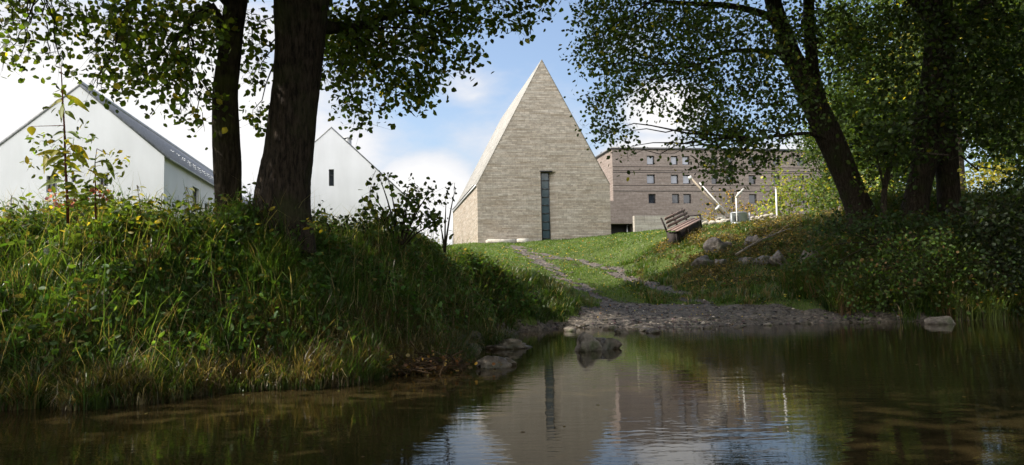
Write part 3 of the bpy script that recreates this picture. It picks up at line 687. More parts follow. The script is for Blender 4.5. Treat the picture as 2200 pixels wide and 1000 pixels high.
# added tree, trunk hidden behind the thick one; crown placed to shade the ford
root = thing('broadleaf_tree', 'tall tree added behind the thick trunk to shade the ford, only its hanging boughs left of the chapel tip show', 'tree', P(618, 480, 28)); ox = np.array(root.location)
tk = MB(); pxtube(tk, [(612, 540, 46), (616, 470, 38), (622, 380, 34), (628, 250, 32), (640, 100, 30), (655, -60, 28), (670, -250, 22)], 28, 18, .03, 77)
lm, tm = MB(), MB()
L6 = [(800, 90, 110, 60, .6), (960, 45, 90, 35, .6), (820, 170, 60, 36, .4), (1080, 2, 60, 18, .6), (1180, -8, 40, 14, .5), (720, 60, 60, 60, .5)]
t6 = sprays(lm, tm, L6, (24, 31), .15, GREEN, YEL, .04, 1.6, 12, .25)
boughs(tm, [P(640, 60, 28), P(760, -40, 28), P(900, -60, 28), P(1040, -60, 28)], t6, .08, 4)
canopy(lm, tm, P(830, -130, 30), (7.5, 6.5, 2.8), 2400, .22, GREEN)
canopy(lm, tm, P(650, -420, 29), (7.5, 7, 4.0), 1300, .25, GREEN)
for m_ in (tk, lm, tm): rel(m_)
tk.build('trunk', M_bark, root, True); lm.build('crown', M_leaf, root); tm.build('branches', M_bark, root, True)

# 2. slimmer mossy tree beside it
root = thing('broadleaf_tree', 'slim mossy tree standing left of the thick trunk, leaves hanging over the barn', 'tree', P(492, 478, 12.6)); ox = np.array(root.location)
tk = MB(); cl = pxtube(tk, [(492, 515, 80), (492, 470, 60), (490, 420, 57), (488, 350, 60), (485, 280, 58), (484, 200, 54), (492, 130, 50), (500, 60, 48), (507, 0, 50), (512, -70, 46), (520, -170, 40)], 12.6, 32, .03, 8, .14, 6)
lm, tm = MB(), MB()
L2 = [(305, 35, 90, 50, 1.2), (400, 80, 75, 70, 1.3), (350, 150, 75, 45, 1.2), (290, 100, 60, 60, 1), (255, 60, 50, 50, .9), (410, 185, 45, 28, .9), (300, 180, 40, 22, .8), (345, 225, 26, 12, .6), (385, 243, 30, 10, .7), (432, 268, 14, 6, .8), (450, 225, 14, 14, .5), (460, 30, 40, 40, .8), (450, 130, 26, 50, .6), (235, 20, 40, 30, .8), (262, 190, 14, 6, .4), (215, 170, 22, 12, .55),
      (35, 15, 40, 22, 1), (18, 60, 30, 30, 1), (60, 40, 30, 20, .7), (14, 110, 26, 26, 1.1), (28, 133, 20, 10, 1), (60, 92, 20, 14, 1), (110, 15, 38, 20, .9), (125, 48, 28, 16, .8), (108, 110, 26, 14, 1.1), (130, 128, 14, 8, 1), (135, 80, 14, 12, 1), (180, 30, 35, 25, .9), (195, 70, 20, 25, .8), (205, 118, 16, 12, .9), (215, 160, 12, 16, .9), (208, 188, 16, 10, .8), (160, 10, 45, 12, .8)]
t2 = sprays(lm, tm, L2, (10.6, 13.4), .095, GREEN, YEL, .07, 2.7, 14)
for q_ in ([P(505, 20, 12.6), P(460, -30, 12.2), P(380, -30, 11.8), P(280, 5, 11.5)], [P(512, -60, 12.6), P(380, -110, 12), P(220, -90, 11.3), P(80, -40, 11)], [P(495, 95, 12.6), P(455, 15, 12.4), P(405, 50, 12), P(370, 100, 12)]):
    pts = np.array(q_); tt = np.linspace(0, 3, 16); pts = np.stack([np.interp(tt, range(4), pts[:, i]) for i in range(3)], 1); tm.tube(pts, np.linspace(.10, .025, 16), 8, .04, seed=6, col=(.04,.03,.02))
boughs(tm, [P(460, -30, 12.2), P(380, -30, 11.8), P(280, 5, 11.5), P(380, -110, 12), P(220, -90, 11.3), P(80, -40, 11), P(455, 15, 12.4), P(405, 50, 12)], t2, .045, 9)
canopy(lm, tm, P(260, -330, 12), (4.5, 4.5, 2.2), 560, .16, GREEN)
for m_ in (tk, lm, tm): rel(m_)
tk.build('trunk', M_barkmoss, root, True); lm.build('crown', M_leaf, root); tm.build('branches', M_bark, root, True)

# 3. leaning tree on the right
DR = 30.5
root = thing('leaning_tree', 'dark tree leaning left over the meadow, forked halfway up its trunk', 'tree', P(1850, 470, DR)); ox = np.array(root.location)
tk = MB(); cl = pxtube(tk, [(1868, 515, 84), (1846, 450, 62), (1822, 390, 58), (1800, 335, 60), (1775, 280, 62), (1750, 225, 56), (1722, 165, 50), (1697, 110, 44), (1675, 50, 40), (1660, 0, 38), (1650, -60, 34), (1640, -140, 28)], DR, 30, .03, 11, .12, 5, scale=.9)
pxtube(tk, [(1776, 275, 34), (1760, 215, 30), (1748, 160, 27), (1742, 100, 25), (1738, 40, 24), (1736, -60, 22)], DR-.15, 16, .03, 12)
pxtube(tk, [(1672, 45, 20), (1625, 26, 16), (1560, 12, 13), (1480, 8, 10), (1400, 2, 7)], DR-.3, 10, .03, 13)
pxtube(tk, [(1700, 118, 16), (1640, 110, 11), (1560, 112, 9), (1500, 140, 6)], DR-.2, 10, .03, 14)
pxtube(tk, [(1788, 300, 14), (1740, 288, 9), (1690, 290, 7), (1620, 300, 5)], DR-.2, 8, .03, 15)
lm, tm = MB(), MB()
L3 = [(1290, 20, 50, 45, .9), (1275, 90, 38, 50, .9), (1258, 140, 20, 26, .8), (1320, 60, 50, 60, 1), (1380, 40, 70, 55, 1.1), (1350, 120, 70, 50, .9), (1300, 160, 30, 24, .5), (1300, 225, 45, 36, .85), (1340, 190, 45, 35, .7), (1290, 275, 34, 30, .7), (1330, 285, 30, 30, .6), (1400, 210, 45, 40, .5), (1365, 150, 40, 40, .7),
      (1460, 50, 70, 60, 1.1), (1450, 130, 60, 50, .9), (1540, 40, 70, 55, 1.1), (1530, 120, 60, 50, 1.1), (1540, 200, 60, 45, 1.2), (1510, 270, 50, 35, 1.2), (1560, 290, 50, 40, 1.3), (1450, 300, 22, 12, .8), (1420, 330, 18, 8, .4), (1330, 322, 14, 10, .5), (1352, 335, 8, 8, .4), (1540, 340, 36, 36, 1.1), (1580, 350, 30, 30, 1), (1545, 385, 18, 14, .8), (1608, 280, 50, 40, 1.1), (1640, 330, 30, 30, .8), (1660, 350, 20, 20, .7), (1620, 180, 50, 50, 1.2), (1620, 90, 60, 60, 1.1),
      (1700, 60, 60, 60, 1), (1690, 240, 50, 50, 1), (1700, 340, 16, 14, .5), (1720, 170, 50, 60, .9), (1800, 60, 70, 60, 1.0), (1820, 160, 50, 50, .65), (1860, 100, 60, 60, .8), (1830, 240, 50, 40, .8), (1480, 180, 40, 40, .6), (1480, 235, 30, 30, .7)]
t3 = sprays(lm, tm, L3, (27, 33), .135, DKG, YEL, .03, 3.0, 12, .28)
boughs(tm, [P(1640, 10, 28.8), P(1560, 12, 28.6), P(1480, 8, 28.5), P(1400, 2, 28.5), P(1500, 140, 28.7), P(1600, 110, 28.8), P(1690, 290, 28.8), P(1620, 300, 28.7), P(1740, 100, 29), P(1722, 165, 29), P(1700, 110, 29)], t3, .08, 21)
canopy(lm, tm, P(1550, -330, 28), (9, 6, 4.5), 1300, .22, DKG)
for m_ in (tk, lm, tm): rel(m_)
tk.build('trunk', M_bark, root, True); lm.build('crown', M_leaf, root); tm.build('branches', M_bark, root, True)

# 4. stout twin-stemmed tree
D4 = 30.0
root = thing('twin_stemmed_tree', 'stout dark tree at the right, its trunk split in two near the ground', 'tree', P(2000, 480, D4)); ox = np.array(root.location)
tk = MB(); pxtube(tk, [(1954, 522, 74), (1964, 460, 56), (1973, 410, 50), (1984, 360, 52), (1996, 310, 70), (2004, 255, 78), (2012, 190, 68), (2016, 120, 60), (2016, 50, 57), (2014, -20, 56), (2014, -140, 50)], D4, 32, .03, 22, .12, 5)
pxtube(tk, [(2042, 522, 58), (2040, 460, 48), (2038, 410, 46), (2033, 350, 48), (2022, 290, 58), (2014, 240, 50)], D4+.12, 26, .03, 23, .1, 5)
pxtube(tk, [(2010, 130, 30), (2060, 60, 24), (2110, 10, 20), (2170, -60, 16)], D4-.2, 12, .03, 24)
pxtube(tk, [(2014, 60, 24), (1960, 0, 20), (1900, -60, 16)], D4-.2, 12, .03, 25)
lm, tm = MB(), MB()
L4 = [(1930, 60, 60, 60, 1), (1930, 170, 55, 55, 1), (1910, 260, 55, 45, 1.3), (1880, 320, 50, 40, 1.2), (1950, 330, 40, 40, 1.1), (1930, 395, 30, 16, .4), (2100, 60, 60, 60, 1.3), (2170, 60, 60, 70, 1.3), (2110, 160, 60, 60, 1.5), (2180, 180, 50, 70, 1.5), (2100, 250, 55, 50, 1.3), (2170, 290, 50, 50, 1.2), (2090, 310, 30, 20, .6), (2040, 130, 40, 90, .9), (2010, 240, 45, 50, .8), (1990, 40, 40, 50, .7), (2060, 20, 50, 40, 1), (2190, 380, 40, 40, 1.0), (2010, 330, 36, 30, .6)]
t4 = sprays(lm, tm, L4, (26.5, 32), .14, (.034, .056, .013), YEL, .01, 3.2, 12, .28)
boughs(tm, [P(2060, 60, 27.3), P(2110, 10, 27.3), P(1960, 0, 27.3), P(2016, 120, 27.3), P(2008, 250, 27.3), P(1990, 330, 27.2)], t4, .08, 31)
canopy(lm, tm, P(2050, -330, 27), (8, 7, 4.5), 1300, .22, DKG)
for m_ in (tk, lm, tm): rel(m_)
tk.build('trunk', M_bark, root, True); lm.build('crown', M_leaf, root); tm.build('branches', M_bark, root, True)

# 5. thin young tree between them
root = thing('young_tree', 'thin young tree between the leaning tree and the twin stemmed tree', 'tree', P(1897, 475, 28.5)); ox = np.array(root.location)
tk = MB(); pxtube(tk, [(1896, 490, 16), (1898, 450, 13), (1900, 410, 12), (1908, 370, 11), (1922, 335, 9), (1932, 290, 8)], 28.5, 12, .03, 41, None, 4)
pxtube(tk, [(1900, 400, 7), (1890, 365, 5), (1882, 330, 4)], 28.4, 8, .03, 42, None, 4)
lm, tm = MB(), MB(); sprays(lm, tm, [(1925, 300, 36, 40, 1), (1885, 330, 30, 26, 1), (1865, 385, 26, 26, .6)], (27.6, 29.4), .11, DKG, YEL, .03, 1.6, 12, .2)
for m_ in (tk, lm, tm): rel(m_)
tk.build('trunk', M_bark, root, True); lm.build('crown', M_leaf, root); tm.build('branches', M_bark, root, True)

# trees farther back on the right, then unseen ones added for shade
def simple_tree(name, label, x, y, h, cr, n, size, col, alt=None, pa=0, trunk_r=.25, keep=False, group=None, low=.35, lean=0.0):
    x, y = [float(q) for q in to_world(x, y)]; z = h1(x, y); root = thing(name, label, 'tree', (x, y, z), 0, group)
    tk = MB(); top = np.array([lean*h, 0, h*.85]); pts = bez(np.array([0, 0, -.3]), np.array([lean*h*.2, .1, h*.4]), top, 14)
    tk.tube(pts, np.linspace(trunk_r*1.25, trunk_r*.2, 14), 14, .05, None, int(x*7) % 99)
    lm, tm = MB(), MB(); nb = 9; cc = []
    for k in range(nb):
        a = k*2.4+x; f = low+(1-low)*(k+.5)/nb; rr = cr*(1-.55*abs(f-.6)/.6)*rng.uniform(.55, .95)
        c = np.array([math.cos(a)*rr*.7+lean*h*f, math.sin(a)*rr*.7, h*f]); cc.append(c)
        s = pts[int(min(13, f*.8*13))]; tm.tube(bez(s, (s+c)/2+np.array([0, 0, -.1*rr]), c, 6), np.linspace(trunk_r*.35, .02, 6), 6)
    for k in range(n):
        c0 = cc[rng.integers(nb)]; d = rng.normal(0, 1, 3); d /= np.linalg.norm(d); c = c0+d*cr*.46*rng.uniform(.3, 1.1)
        cc_ = c+np.zeros(3)
        m = 15; lc = cc_+rng.normal(0, cr*.07+.1, (m, 3))
        if keep and inframe((lc.mean(0)+np.array([x, y, z]))[None], 40)[0]: continue
        leaves(lm, lc, size*rng.uniform(.7, 1.3, m), vary(m, col, .25, alt, pa)*(1+rng.normal(0, .12)), .4)
    tk.build('trunk', M_bark, root, True); lm.build('crown', M_leaf, root); tm.build('branches', M_bark, root, True); return root
simple_tree('background_tree', 'dense dark tree filling the far right edge behind the river bank bushes', 27, 33, 12, 5.0, 1900, .17, DKG, trunk_r=.3, low=.12)
simple_tree('background_tree', 'pale slender trunked tree seen right of the twin stems', 25.6, 42, 13, 4.0, 700, .19, (.06, .09, .025), YEL, .1, trunk_r=.18, low=.45)
simple_tree('background_tree', 'dark leafy tree behind the twin stemmed trunk', 24, 47, 15, 5.5, 1500, .2, DKG, trunk_r=.3, low=.2)
simple_tree('background_tree', 'mid green tree farther back between leaning and twin trunks', 31, 68, 12.5, 5.0, 1100, .24, (.045, .075, .02), YEL, .05, trunk_r=.3, low=.12)
simple_tree('background_tree', 'leafy tree behind the leaning trunk, hiding the end of the brick building', 31.5, 58, 9.5, 4.4, 900, .2, (.05, .085, .022), YEL, .08, trunk_r=.25, low=.1)
simple_tree('background_tree', 'tall dark tree behind the yellow shrub at the right edge', 36, 50, 15, 5.5, 1100, .24, DKG, trunk_r=.3, low=.3)
for i, (x, y, h, cr, n, lb) in enumerate([(-15.5, 4.0, 13, 4.2, 450, 'unseen tree added left of the view to shade the bank'), (-9, 2.5, 13, 5.0, 620, 'unseen tree added on the near river bank to shade the water'),
                              (12, 0, 14, 5.5, 620, 'unseen tree added for shade on the near bank right of the viewer'), (0, -7, 14, 6, 1300, 'tall unseen tree added straight behind the viewer to block sky'), (-11, -7, 14, 6, 1000, 'tall unseen tree added behind and left of the viewer to block sky'), (10, -9, 14, 6, 1000, 'tall unseen tree added behind and right of the viewer to block sky'), (20, 11, 15, 6, 650, 'unseen tree added for shade right of the view, overhanging the river'), (27, 25, 13, 5, 800, 'unseen tree added for shade right of the view on the far bank')]):
    simple_tree('added_shade_tree', lb, x, y, h, cr, n, .3, GREEN, trunk_r=.3, keep=True, low=.3)  # out-of-view trees added to darken the foreground and block sky light

# ------------------------------------------------------------------ shrubs
def shrub(name, label, cat, ell, dr, lsize, col, alt, pa, dens, base_px, per=10, sig=.12, stems=5, trunk=True, matx=None, var=.28):
    b = P(*base_px); root = thing(name, label, cat, b); lm, tm, sm = MB(), MB(), MB()
    ts = sprays(lm, tm, ell, dr, lsize, col, alt, pa, dens, per, sig, var)
    for k, t in enumerate(ts[:stems*3]):
        m_ = (b+t)/2+np.array([0, 0, .08*np.linalg.norm(t-b)]); sm.tube(bez(b-np.array([0, 0, .3]), m_, t, 8), np.linspace(.022, .006, 8), 6)
    for q in (lm, tm, sm): rel(q, b)
    lm.build('foliage', matx or M_leaf, root)
    sm.v += tm.v; off = sm.n
    for f in tm.f: sm.f.append(f+off)
    sm.c += tm.c; sm.n += tm.n
    sm.build('stem', M_bark, root); return root
shrub('bush', 'dark straggling bush right of the small white house gable', 'bush', [(808, 465, 30, 24, .8), (798, 415, 15, 26, .4), (812, 375, 12, 9, .25), (845, 470, 36, 22, .9), (835, 388, 10, 8, .15), (872, 438, 24, 26, .8), (882, 408, 18, 14, .7), (905, 438, 18, 30, .55), (925, 412, 10, 12, .3), (915, 476, 22, 18, .9), (935, 484, 12, 12, .8), (780, 486, 26, 12, 1)],
      (15.5, 17.2), .10, (.05, .08, .022), (.16, .17, .03), .08, 5, (860, 505, 16.3))
shrub('hedge', 'low dark hedge at the foot of the small white house', 'hedge', [(700, 478, 50, 9, 1.5), (760, 480, 40, 9, 1.5), (690, 466, 16, 6, .5), (675, 470, 20, 14, .8)], (14.8, 15.6), .09, (.022, .036, .014), None, 0, 2.2, (720, 492, 15.2))
shrub('twiggy_sapling', 'sparse thin sapling against the sky left of the chapel', 'sapling', [(958, 440, 10, 22, .4), (978, 408, 14, 8, .4), (945, 482, 14, 16, 1)], (17, 18), .07, (.03, .045, .016), None, 0, 1, (955, 510, 17.5), 6, .08)
shrub('bush', 'sunlit yellow green bush between the white pole and the leaning tree', 'bush', [(1665, 440, 26, 34, 1.1), (1672, 395, 24, 30, .9), (1668, 362, 14, 16, .8), (1700, 440, 30, 34, 1.1), (1640, 455, 16, 20, .7), (1720, 410, 26, 24, 1), (1710, 380, 16, 14, .7)], (44, 47), .17, (.15, .20, .04), (.36, .33, .07), .2, 1.9, (1690, 480, 45.5), 10, .3)
shrub('bush', 'dense green bush close left of the leaning trunk', 'bush', [(1760, 440, 36, 32, 1.3), (1770, 405, 30, 24, 1.1), (1790, 455, 30, 22, 1.2), (1740, 395, 20, 16, .7), (1800, 425, 22, 24, 1)], (37, 40), .15, (.085, .13, .03), (.2, .2, .05), .15, 2, (1770, 482, 38.5), 10, .25)
shrub('bush', 'golden yellow bush in sunlight at the right edge behind the twin stems', 'bush', [(2110, 375, 36, 24, 1.1), (2150, 360, 34, 24, 1), (2090, 400, 26, 20, .9), (2140, 390, 36, 20, 1), (2175, 385, 26, 22, .7)], (40, 43), .16, (.21, .21, .035), (.38, .33, .06), .25, 2, (2120, 430, 41.5), 10, .3)
shrub('bush', 'loose light green bush seen between the leaning tree and the thin tree', 'bush', [(1860, 400, 30, 36, .9), (1880, 440, 26, 26, 1), (1920, 430, 22, 30, .8), (1830, 395, 16, 20, .6)], (40, 44), .16, (.12, .17, .04), (.32, .28, .07), .2, 1.6, (1880, 475, 42), 10, .3)
shrub('bush', 'small orange tinged bush behind the stone heap', 'bush', [(1565, 432, 16, 20, .9), (1600, 452, 24, 14, 1), (1630, 450, 16, 14, .9), (1530, 450, 14, 24, 1), (1518, 465, 10, 14, 1)], (50, 53), .16, (.17, .15, .05), (.34, .2, .09), .3, 1.7, (1580, 475, 51), 9, .28)
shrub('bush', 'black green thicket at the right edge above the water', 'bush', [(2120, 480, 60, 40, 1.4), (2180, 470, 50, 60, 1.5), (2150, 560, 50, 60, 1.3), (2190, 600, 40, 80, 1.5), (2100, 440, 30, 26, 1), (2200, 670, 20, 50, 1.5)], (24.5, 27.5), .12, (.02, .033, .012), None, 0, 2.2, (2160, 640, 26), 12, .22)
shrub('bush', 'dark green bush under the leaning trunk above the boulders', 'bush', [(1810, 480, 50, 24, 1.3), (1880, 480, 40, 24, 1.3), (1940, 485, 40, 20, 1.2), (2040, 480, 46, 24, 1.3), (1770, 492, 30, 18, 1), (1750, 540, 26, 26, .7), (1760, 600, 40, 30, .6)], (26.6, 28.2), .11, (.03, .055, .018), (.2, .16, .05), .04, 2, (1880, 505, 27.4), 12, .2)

shrub('bush', 'large rounded leafy bush hanging over the waterline of the right bank', 'bush', [(1880, 600, 70, 50, .8), (1960, 570, 80, 56, .9), (2040, 590, 80, 60, .9), (1920, 640, 90, 34, .9), (2020, 650, 90, 30, .9), (2100, 620, 50, 50, .8), (1840, 650, 50, 24, .7), (1990, 520, 60, 30, .7), (1900, 530, 50, 30, .6)], (24.8, 27.6), .095, (.062, .105, .026), (.17, .11, .05), .08, 1.5, (1970, 680, 26), 12, .22)
# ------------------------------------------------------------------ tall herbs on the left crest
def herb(name, label, stem, D, lv, col, flowers=(), rstem=.012, stemcol=(.16, .06, .04), small=()):
    b = P(stem[0][0], stem[0][1], D); root = thing(name, label, 'plant', b)
    sm = MB(); pts = np.array([P(x, y, D) for x, y in stem]); sm.tube(pts, np.linspace(rstem, rstem*.3, len(pts)), 8, 0, col=stemcol)
    lm = MB()
    for (x, y, dx, dy, wd, yl) in lv:
        dx *= .8; dy *= .8; wd *= .72; a = P(x, y, D); t = P(x+dx, y+dy, D+rng.uniform(-.35, .35)); ln = np.linalg.norm(t-a); d = (t-a)/ln
        s = unit(np.cross(d, unit(np.array([rng.normal(0, .25), -1, .5+rng.normal(0, .25)])))); k = np.cross(s, d); w_ = wd/FPX*depth(D)*.5
        sm.tube([pts[np.argmin(abs(pts[:, 2]-a[2]-.04))], a], [.005, .003], 5, col=stemcol)
        v = []; m = 7
        for i in range(m):
            f = i/(m-1); ww = w_*math.sin(math.pi*min(1, f*.93+.04))**.8*(1.15-.5*f); c = a+d*ln*f+np.array([0, 0, -.12*ln*f*f+.05*ln*math.sin(3*f)])
            v += [c-s*ww+k*ww*.35, c, c+s*ww+k*ww*.35]
        fs = [[3*i+j, 3*i+j+1, 3*i+j+4, 3*i+j+3] for i in range(m-1) for j in (0, 1)]
        c0 = np.array(col)*(1-yl)+np.array((.42, .34, .035))*yl; lm.add(v, [np.array(fs)], np.clip(c0*(1+rng.normal(0, .12)), 0, 1))  # each leaf mixed towards yellow by its last value
    for (x, y, rr, n) in small:
        c = np.array([P(x+rng.normal(0, rr), y+rng.normal(0, rr*.8), D+rng.normal(0, .12)) for _ in range(n)]); leaves(lm, c, .075*rng.uniform(.6, 1.5, n), vary(n, col, .3, (.35, .3, .05), .2), .3, .45)
        twigs(lm, pts[-1][None]*0+c[:max(1, n//2)]*1.0, c[:max(1, n//2)]-np.array([.02, 0, .04]), .002, stemcol)
    for q in (lm, sm): rel(q, b)
    lm.build('leaf', M_leaf, root); sm.build('stem', M_leaf, root)
    if flowers:
        fm = MB()
        for (x, y, rr, n) in flowers:
            c = np.array([P(x+rng.normal(0, rr), y+rng.normal(0, rr), D-.05+rng.normal(0, .06)) for _ in range(n)]); leaves(fm, c, .045*rng.uniform(.7, 1.3, n), vary(n, (.36, .14, .19), .25), .2, .9)
        rel(fm, b); fm.build('flower', M_leaf, root)
    return root
LG = (.13, .19, .035)
herb('tall_herb', 'tallest weed on the left bank, red stemmed with big yellow leaves before the barn', [(146, 480), (145, 430), (142, 380), (140, 330), (138, 270), (135, 220), (133, 180), (131, 140)], 9.6,
     [(140, 205, 65, 38, 20, .35), (134, 218, -36, 14, 22, .5), (136, 224, -5, 40, 16, .2), (140, 240, 28, 18, 16, .1), (141, 285, 40, 8, 14, .0), (138, 285, -30, 6, 14, .05), (66, 272, 4, 22, 26, .55), (142, 300, 46, 40, 30, .75), (150, 315, 52, 30, 34, .8), (160, 330, 40, 34, 22, .3), (138, 320, -36, 20, 24, .5), (136, 330, -74, -2, 20, .6), (137, 335, -56, 28, 20, .25), (138, 345, -40, 50, 20, .3), (143, 352, 40, 18, 22, .3),
      (140, 368, -34, -18, 18, .1), (144, 372, 44, -6, 18, .25), (140, 395, 36, 22, 20, .1), (138, 390, -70, 10, 18, .05), (100, 330, -6, 46, 14, .6), (142, 415, 34, 8, 20, .2), (140, 420, -38, 14, 20, .15), (146, 440, 46, 4, 20, .1), (143, 450, -44, 6, 20, .1)], LG, [(118, 430, 8, 16), (155, 436, 6, 10)], .017,
     small=[(80, 300, 16, 12), (190, 300, 14, 8), (60, 345, 12, 8), (150, 160, 12, 6), (138, 225, 22, 16), (150, 290, 26, 26), (120, 330, 30, 36), (165, 335, 26, 34), (130, 370, 26, 40), (165, 405, 22, 30), (110, 440, 26, 40), (180, 440, 28, 50)])
herb('tall_herb', 'shorter flowering weed with drooping leaves right of the tallest one', [(206, 480), (205, 430), (205, 390), (204, 350), (208, 320)], 9.9,
     [(205, 345, 26, -20, 18, .3), (206, 350, 40, -4, 14, .1), (228, 345, 24, 44, 16, .05), (236, 334, 14, -22, 14, .4), (204, 358, -24, 20, 18, .5), (205, 375, 34, 10, 18, .2), (204, 385, -28, 16, 18, .1), (205, 400, 36, 16, 18, .2), (205, 410, -32, 12, 20, .3), (206, 430, 32, 14, 18, .15), (205, 440, -36, 10, 18, .1)], LG, [(206, 412, 8, 18), (225, 418, 6, 8)], .011,
     small=[(258, 345, 12, 12), (250, 360, 14, 12), (218, 395, 18, 22), (235, 430, 26, 34)])
for k, (x, y0, y1, lb) in enumerate([(300, 398, 480, 'arching leafy weed in front of the right half of the barn gable'), (345, 415, 480, 'small upright weed under the corner of the barn'), (405, 402, 478, 'leafy sapling weed in front of the barn side wall'), (22, 420, 480, 'leaning grassy weed at the far left edge'), (265, 425, 480, 'short weed left of the arching one'), (690, 455, 490, 'small weed at the right foot of the thick trunk')]):
    lv = []
    for j in range(int((y1-y0)/7)):
        yy = y0+5+j*7; sg = -1 if j % 2 else 1; lv.append((x+(y1-yy)*.0+rng.normal(0, 2), yy, sg*rng.uniform(10, 26), rng.uniform(-4, 12), rng.uniform(7, 11), rng.uniform(0, .35)))
    herb('weed', lb, [(x+2, y1), (x+1, (y0+y1)/2), (x-6 if k % 2 == 0 else x+4, y0)], 10.6+.1*k, lv, (.075, .12, .03), (), .007, (.09, .08, .03), small=[(x, (y0+y1)/2+6, 15, 26), (x, y1-12, 20, 34)])

# ------------------------------------------------------------------ grass and ground cover
def scatter(x0, x1, y0, y1, n, ok):
    x = rng.uniform(x0, x1, n); y = rng.uniform(y0, y1, n); wx, wy = to_world(x, y); z = H(wx, wy); k = ok(x, y, z); p = np.c_[wx, wy, z-.02][k]
    q = proj(p+np.array([0, 0, .3])); return p[(q[:, 0] > -250) & (q[:, 0] < 2450) & (q[:, 2] > 1)]
def left_bank(x, y, z): return (z > -.03) & ((gravel(x, y) < 0) | ~not_bank(x, y, z)) & (y < 29.5) & (x < 3.4)
def patch(x, y, s=1.0): return .5+.5*np.sin(x*1.3*s+2*np.sin(y*.9*s))*np.sin(y*1.7*s+1.3*np.sin(x*1.1*s))
mb = MB()
p = scatter(-13, 3.4, 7, 29.5, 160000, left_bank)
keep = rng.random(len(p)) < np.clip(14/p[:, 1], .45, 1)**2; p = p[keep]; n = len(p)
gc = vary(n, (.055, .098, .02), .3, (.12, .10, .05), .13)*(.7+.6*patch(p[:, 0], p[:, 1], 2.3))[:, None]
blades(mb, p, rng.uniform(.10, .30, n), rng.uniform(.008, .018, n)*(1+.03*np.maximum(p[:, 1]-9, 0)), gc, (.1, -.3, 0), .6)
def tussocks(mb, ctr, per, rad, lmin, lmax, wmin, wmax, pal, curl=(.35, 1.1), flat=.75):
    nt_ = len(ctr); m = rng.integers(per//2, per*3//2, nt_); idx = np.repeat(np.arange(nt_), m); n = len(idx)
    a = rng.uniform(0, 6.283, n); r_ = rad*np.sqrt(rng.random(n)); out = np.c_[np.cos(a), np.sin(a), np.zeros(n)]
    q = ctr[idx]+out*r_[:, None]; q[:, 2] = np.maximum(H(q[:, 0], q[:, 1]), -.02)-.02
    L_ = rng.uniform(lmin, lmax, nt_)[idx]*rng.uniform(.5, 1.15, n); pi = rng.choice(len(pal), nt_, p=[w_ for _, w_ in pal]); base = np.array([c_ for c_, _ in pal])[pi][idx]
    col = base*(1+rng.normal(0, .22, (n, 1)))*(1+rng.normal(0, .16, nt_))[idx][:, None]; dead = rng.random(n) < .07; col[dead] = np.array((.26, .21, .12))*(1+rng.normal(0, .2, (dead.sum(), 1)))
    downhill = np.array([.12, -.35, 0]); blades(mb, q, L_, rng.uniform(wmin, wmax, nt_)[idx]*rng.uniform(.7, 1.2, n), np.clip(col, .004, .9), out*flat*1.5+downhill, np.repeat(rng.uniform(curl[0], curl[1], nt_), m)); return n
PAL = [((.065, .125, .022), .38), ((.045, .095, .026), .26), ((.085, .145, .028), .18), ((.16, .14, .06), .07), ((.10, .075, .045), .11)]
ct = scatter(-13, 3.4, 7.2, 29.5, 5600, left_bank); ct = ct[rng.random(len(ct)) < np.clip(13/ct[:, 1], .35, 1)**1.3]
ct = ct[rng.random(len(ct)) < .35+.65*(patch(ct[:, 0]+2, ct[:, 1], 1.7) > .35)]
k1 = tussocks(mb, ct, 46, .14, .14, .46, .008, .018, PAL)
ct = np.concatenate([scatter(-5.2, -3.2, 10.9, 11.9, 34, left_bank), scatter(-9, -2, 8, 12.6, 110, left_bank)]); tussocks(mb, np.concatenate([ct, scatter(-4.7, -2.9, 10.7, 11.5, 45, left_bank)]), 60, .16, .30, .55, .009, .018, PAL)
ct = scatter(-1.2, 3.0, 22, 29.5, 1500, lambda x, y, z: left_bank(x, y, z) & (x < np.interp(y, [22, 26, 29.5], [.4, 1.9, 2.7])))[:420]; tussocks(mb, ct, 40, .22, .22, .45, .016, .028, [((.045, .085, .02), .5), ((.035, .065, .02), .3), ((.08, .08, .035), .2)])
# sods hanging over the water's edge
ct = scatter(-12, 2.8, 7, 24.6, 26000, lambda x, y, z: (z > -.06) & (z < .16) & (gravel(x, y) < .1) & (x < 1.2)); ct = ct[:520]
tussocks(mb, ct, 40, .12, .22, .55, .008, .016, [((.05, .085, .02), .45), ((.09, .07, .04), .35), ((.20, .17, .09), .2)], (.8, 1.5), 1.0)
tag(mb.build('bank_grass', M_grass), 'long tangled grass covering the left bank', 'grass', None, 'stuff'); print('bank grass', n, k1)
# long overhanging blades, dry stalks, seed heads
mb = MB(); p = scatter(-11, 2.5, 7.2, 24, 12000, lambda x, y, z: left_bank(x, y, z) & (z > .05)); p = p[rng.random(len(p)) < .8*np.clip(11/p[:, 1], 0, 1)]; n = len(p)
blades(mb, p, rng.uniform(.45, 1.0, n), rng.uniform(.009, .018, n), vary(n, (.07, .12, .032), .3, (.26, .23, .13), .13), (.2, -.7, 0), .9)
p = scatter(-11, 2.5, 7.2, 22, 2000, left_bank); n = len(p)
blades(mb, p, rng.uniform(.5, 1.05, n), rng.uniform(.004, .008, n), vary(n, (.30, .25, .14), .25), (.1, -.3, 0), .35)
tag(mb.build('reed_grass', M_grass), 'long arching blades and dry straw over the left bank', 'grass', None, 'stuff')
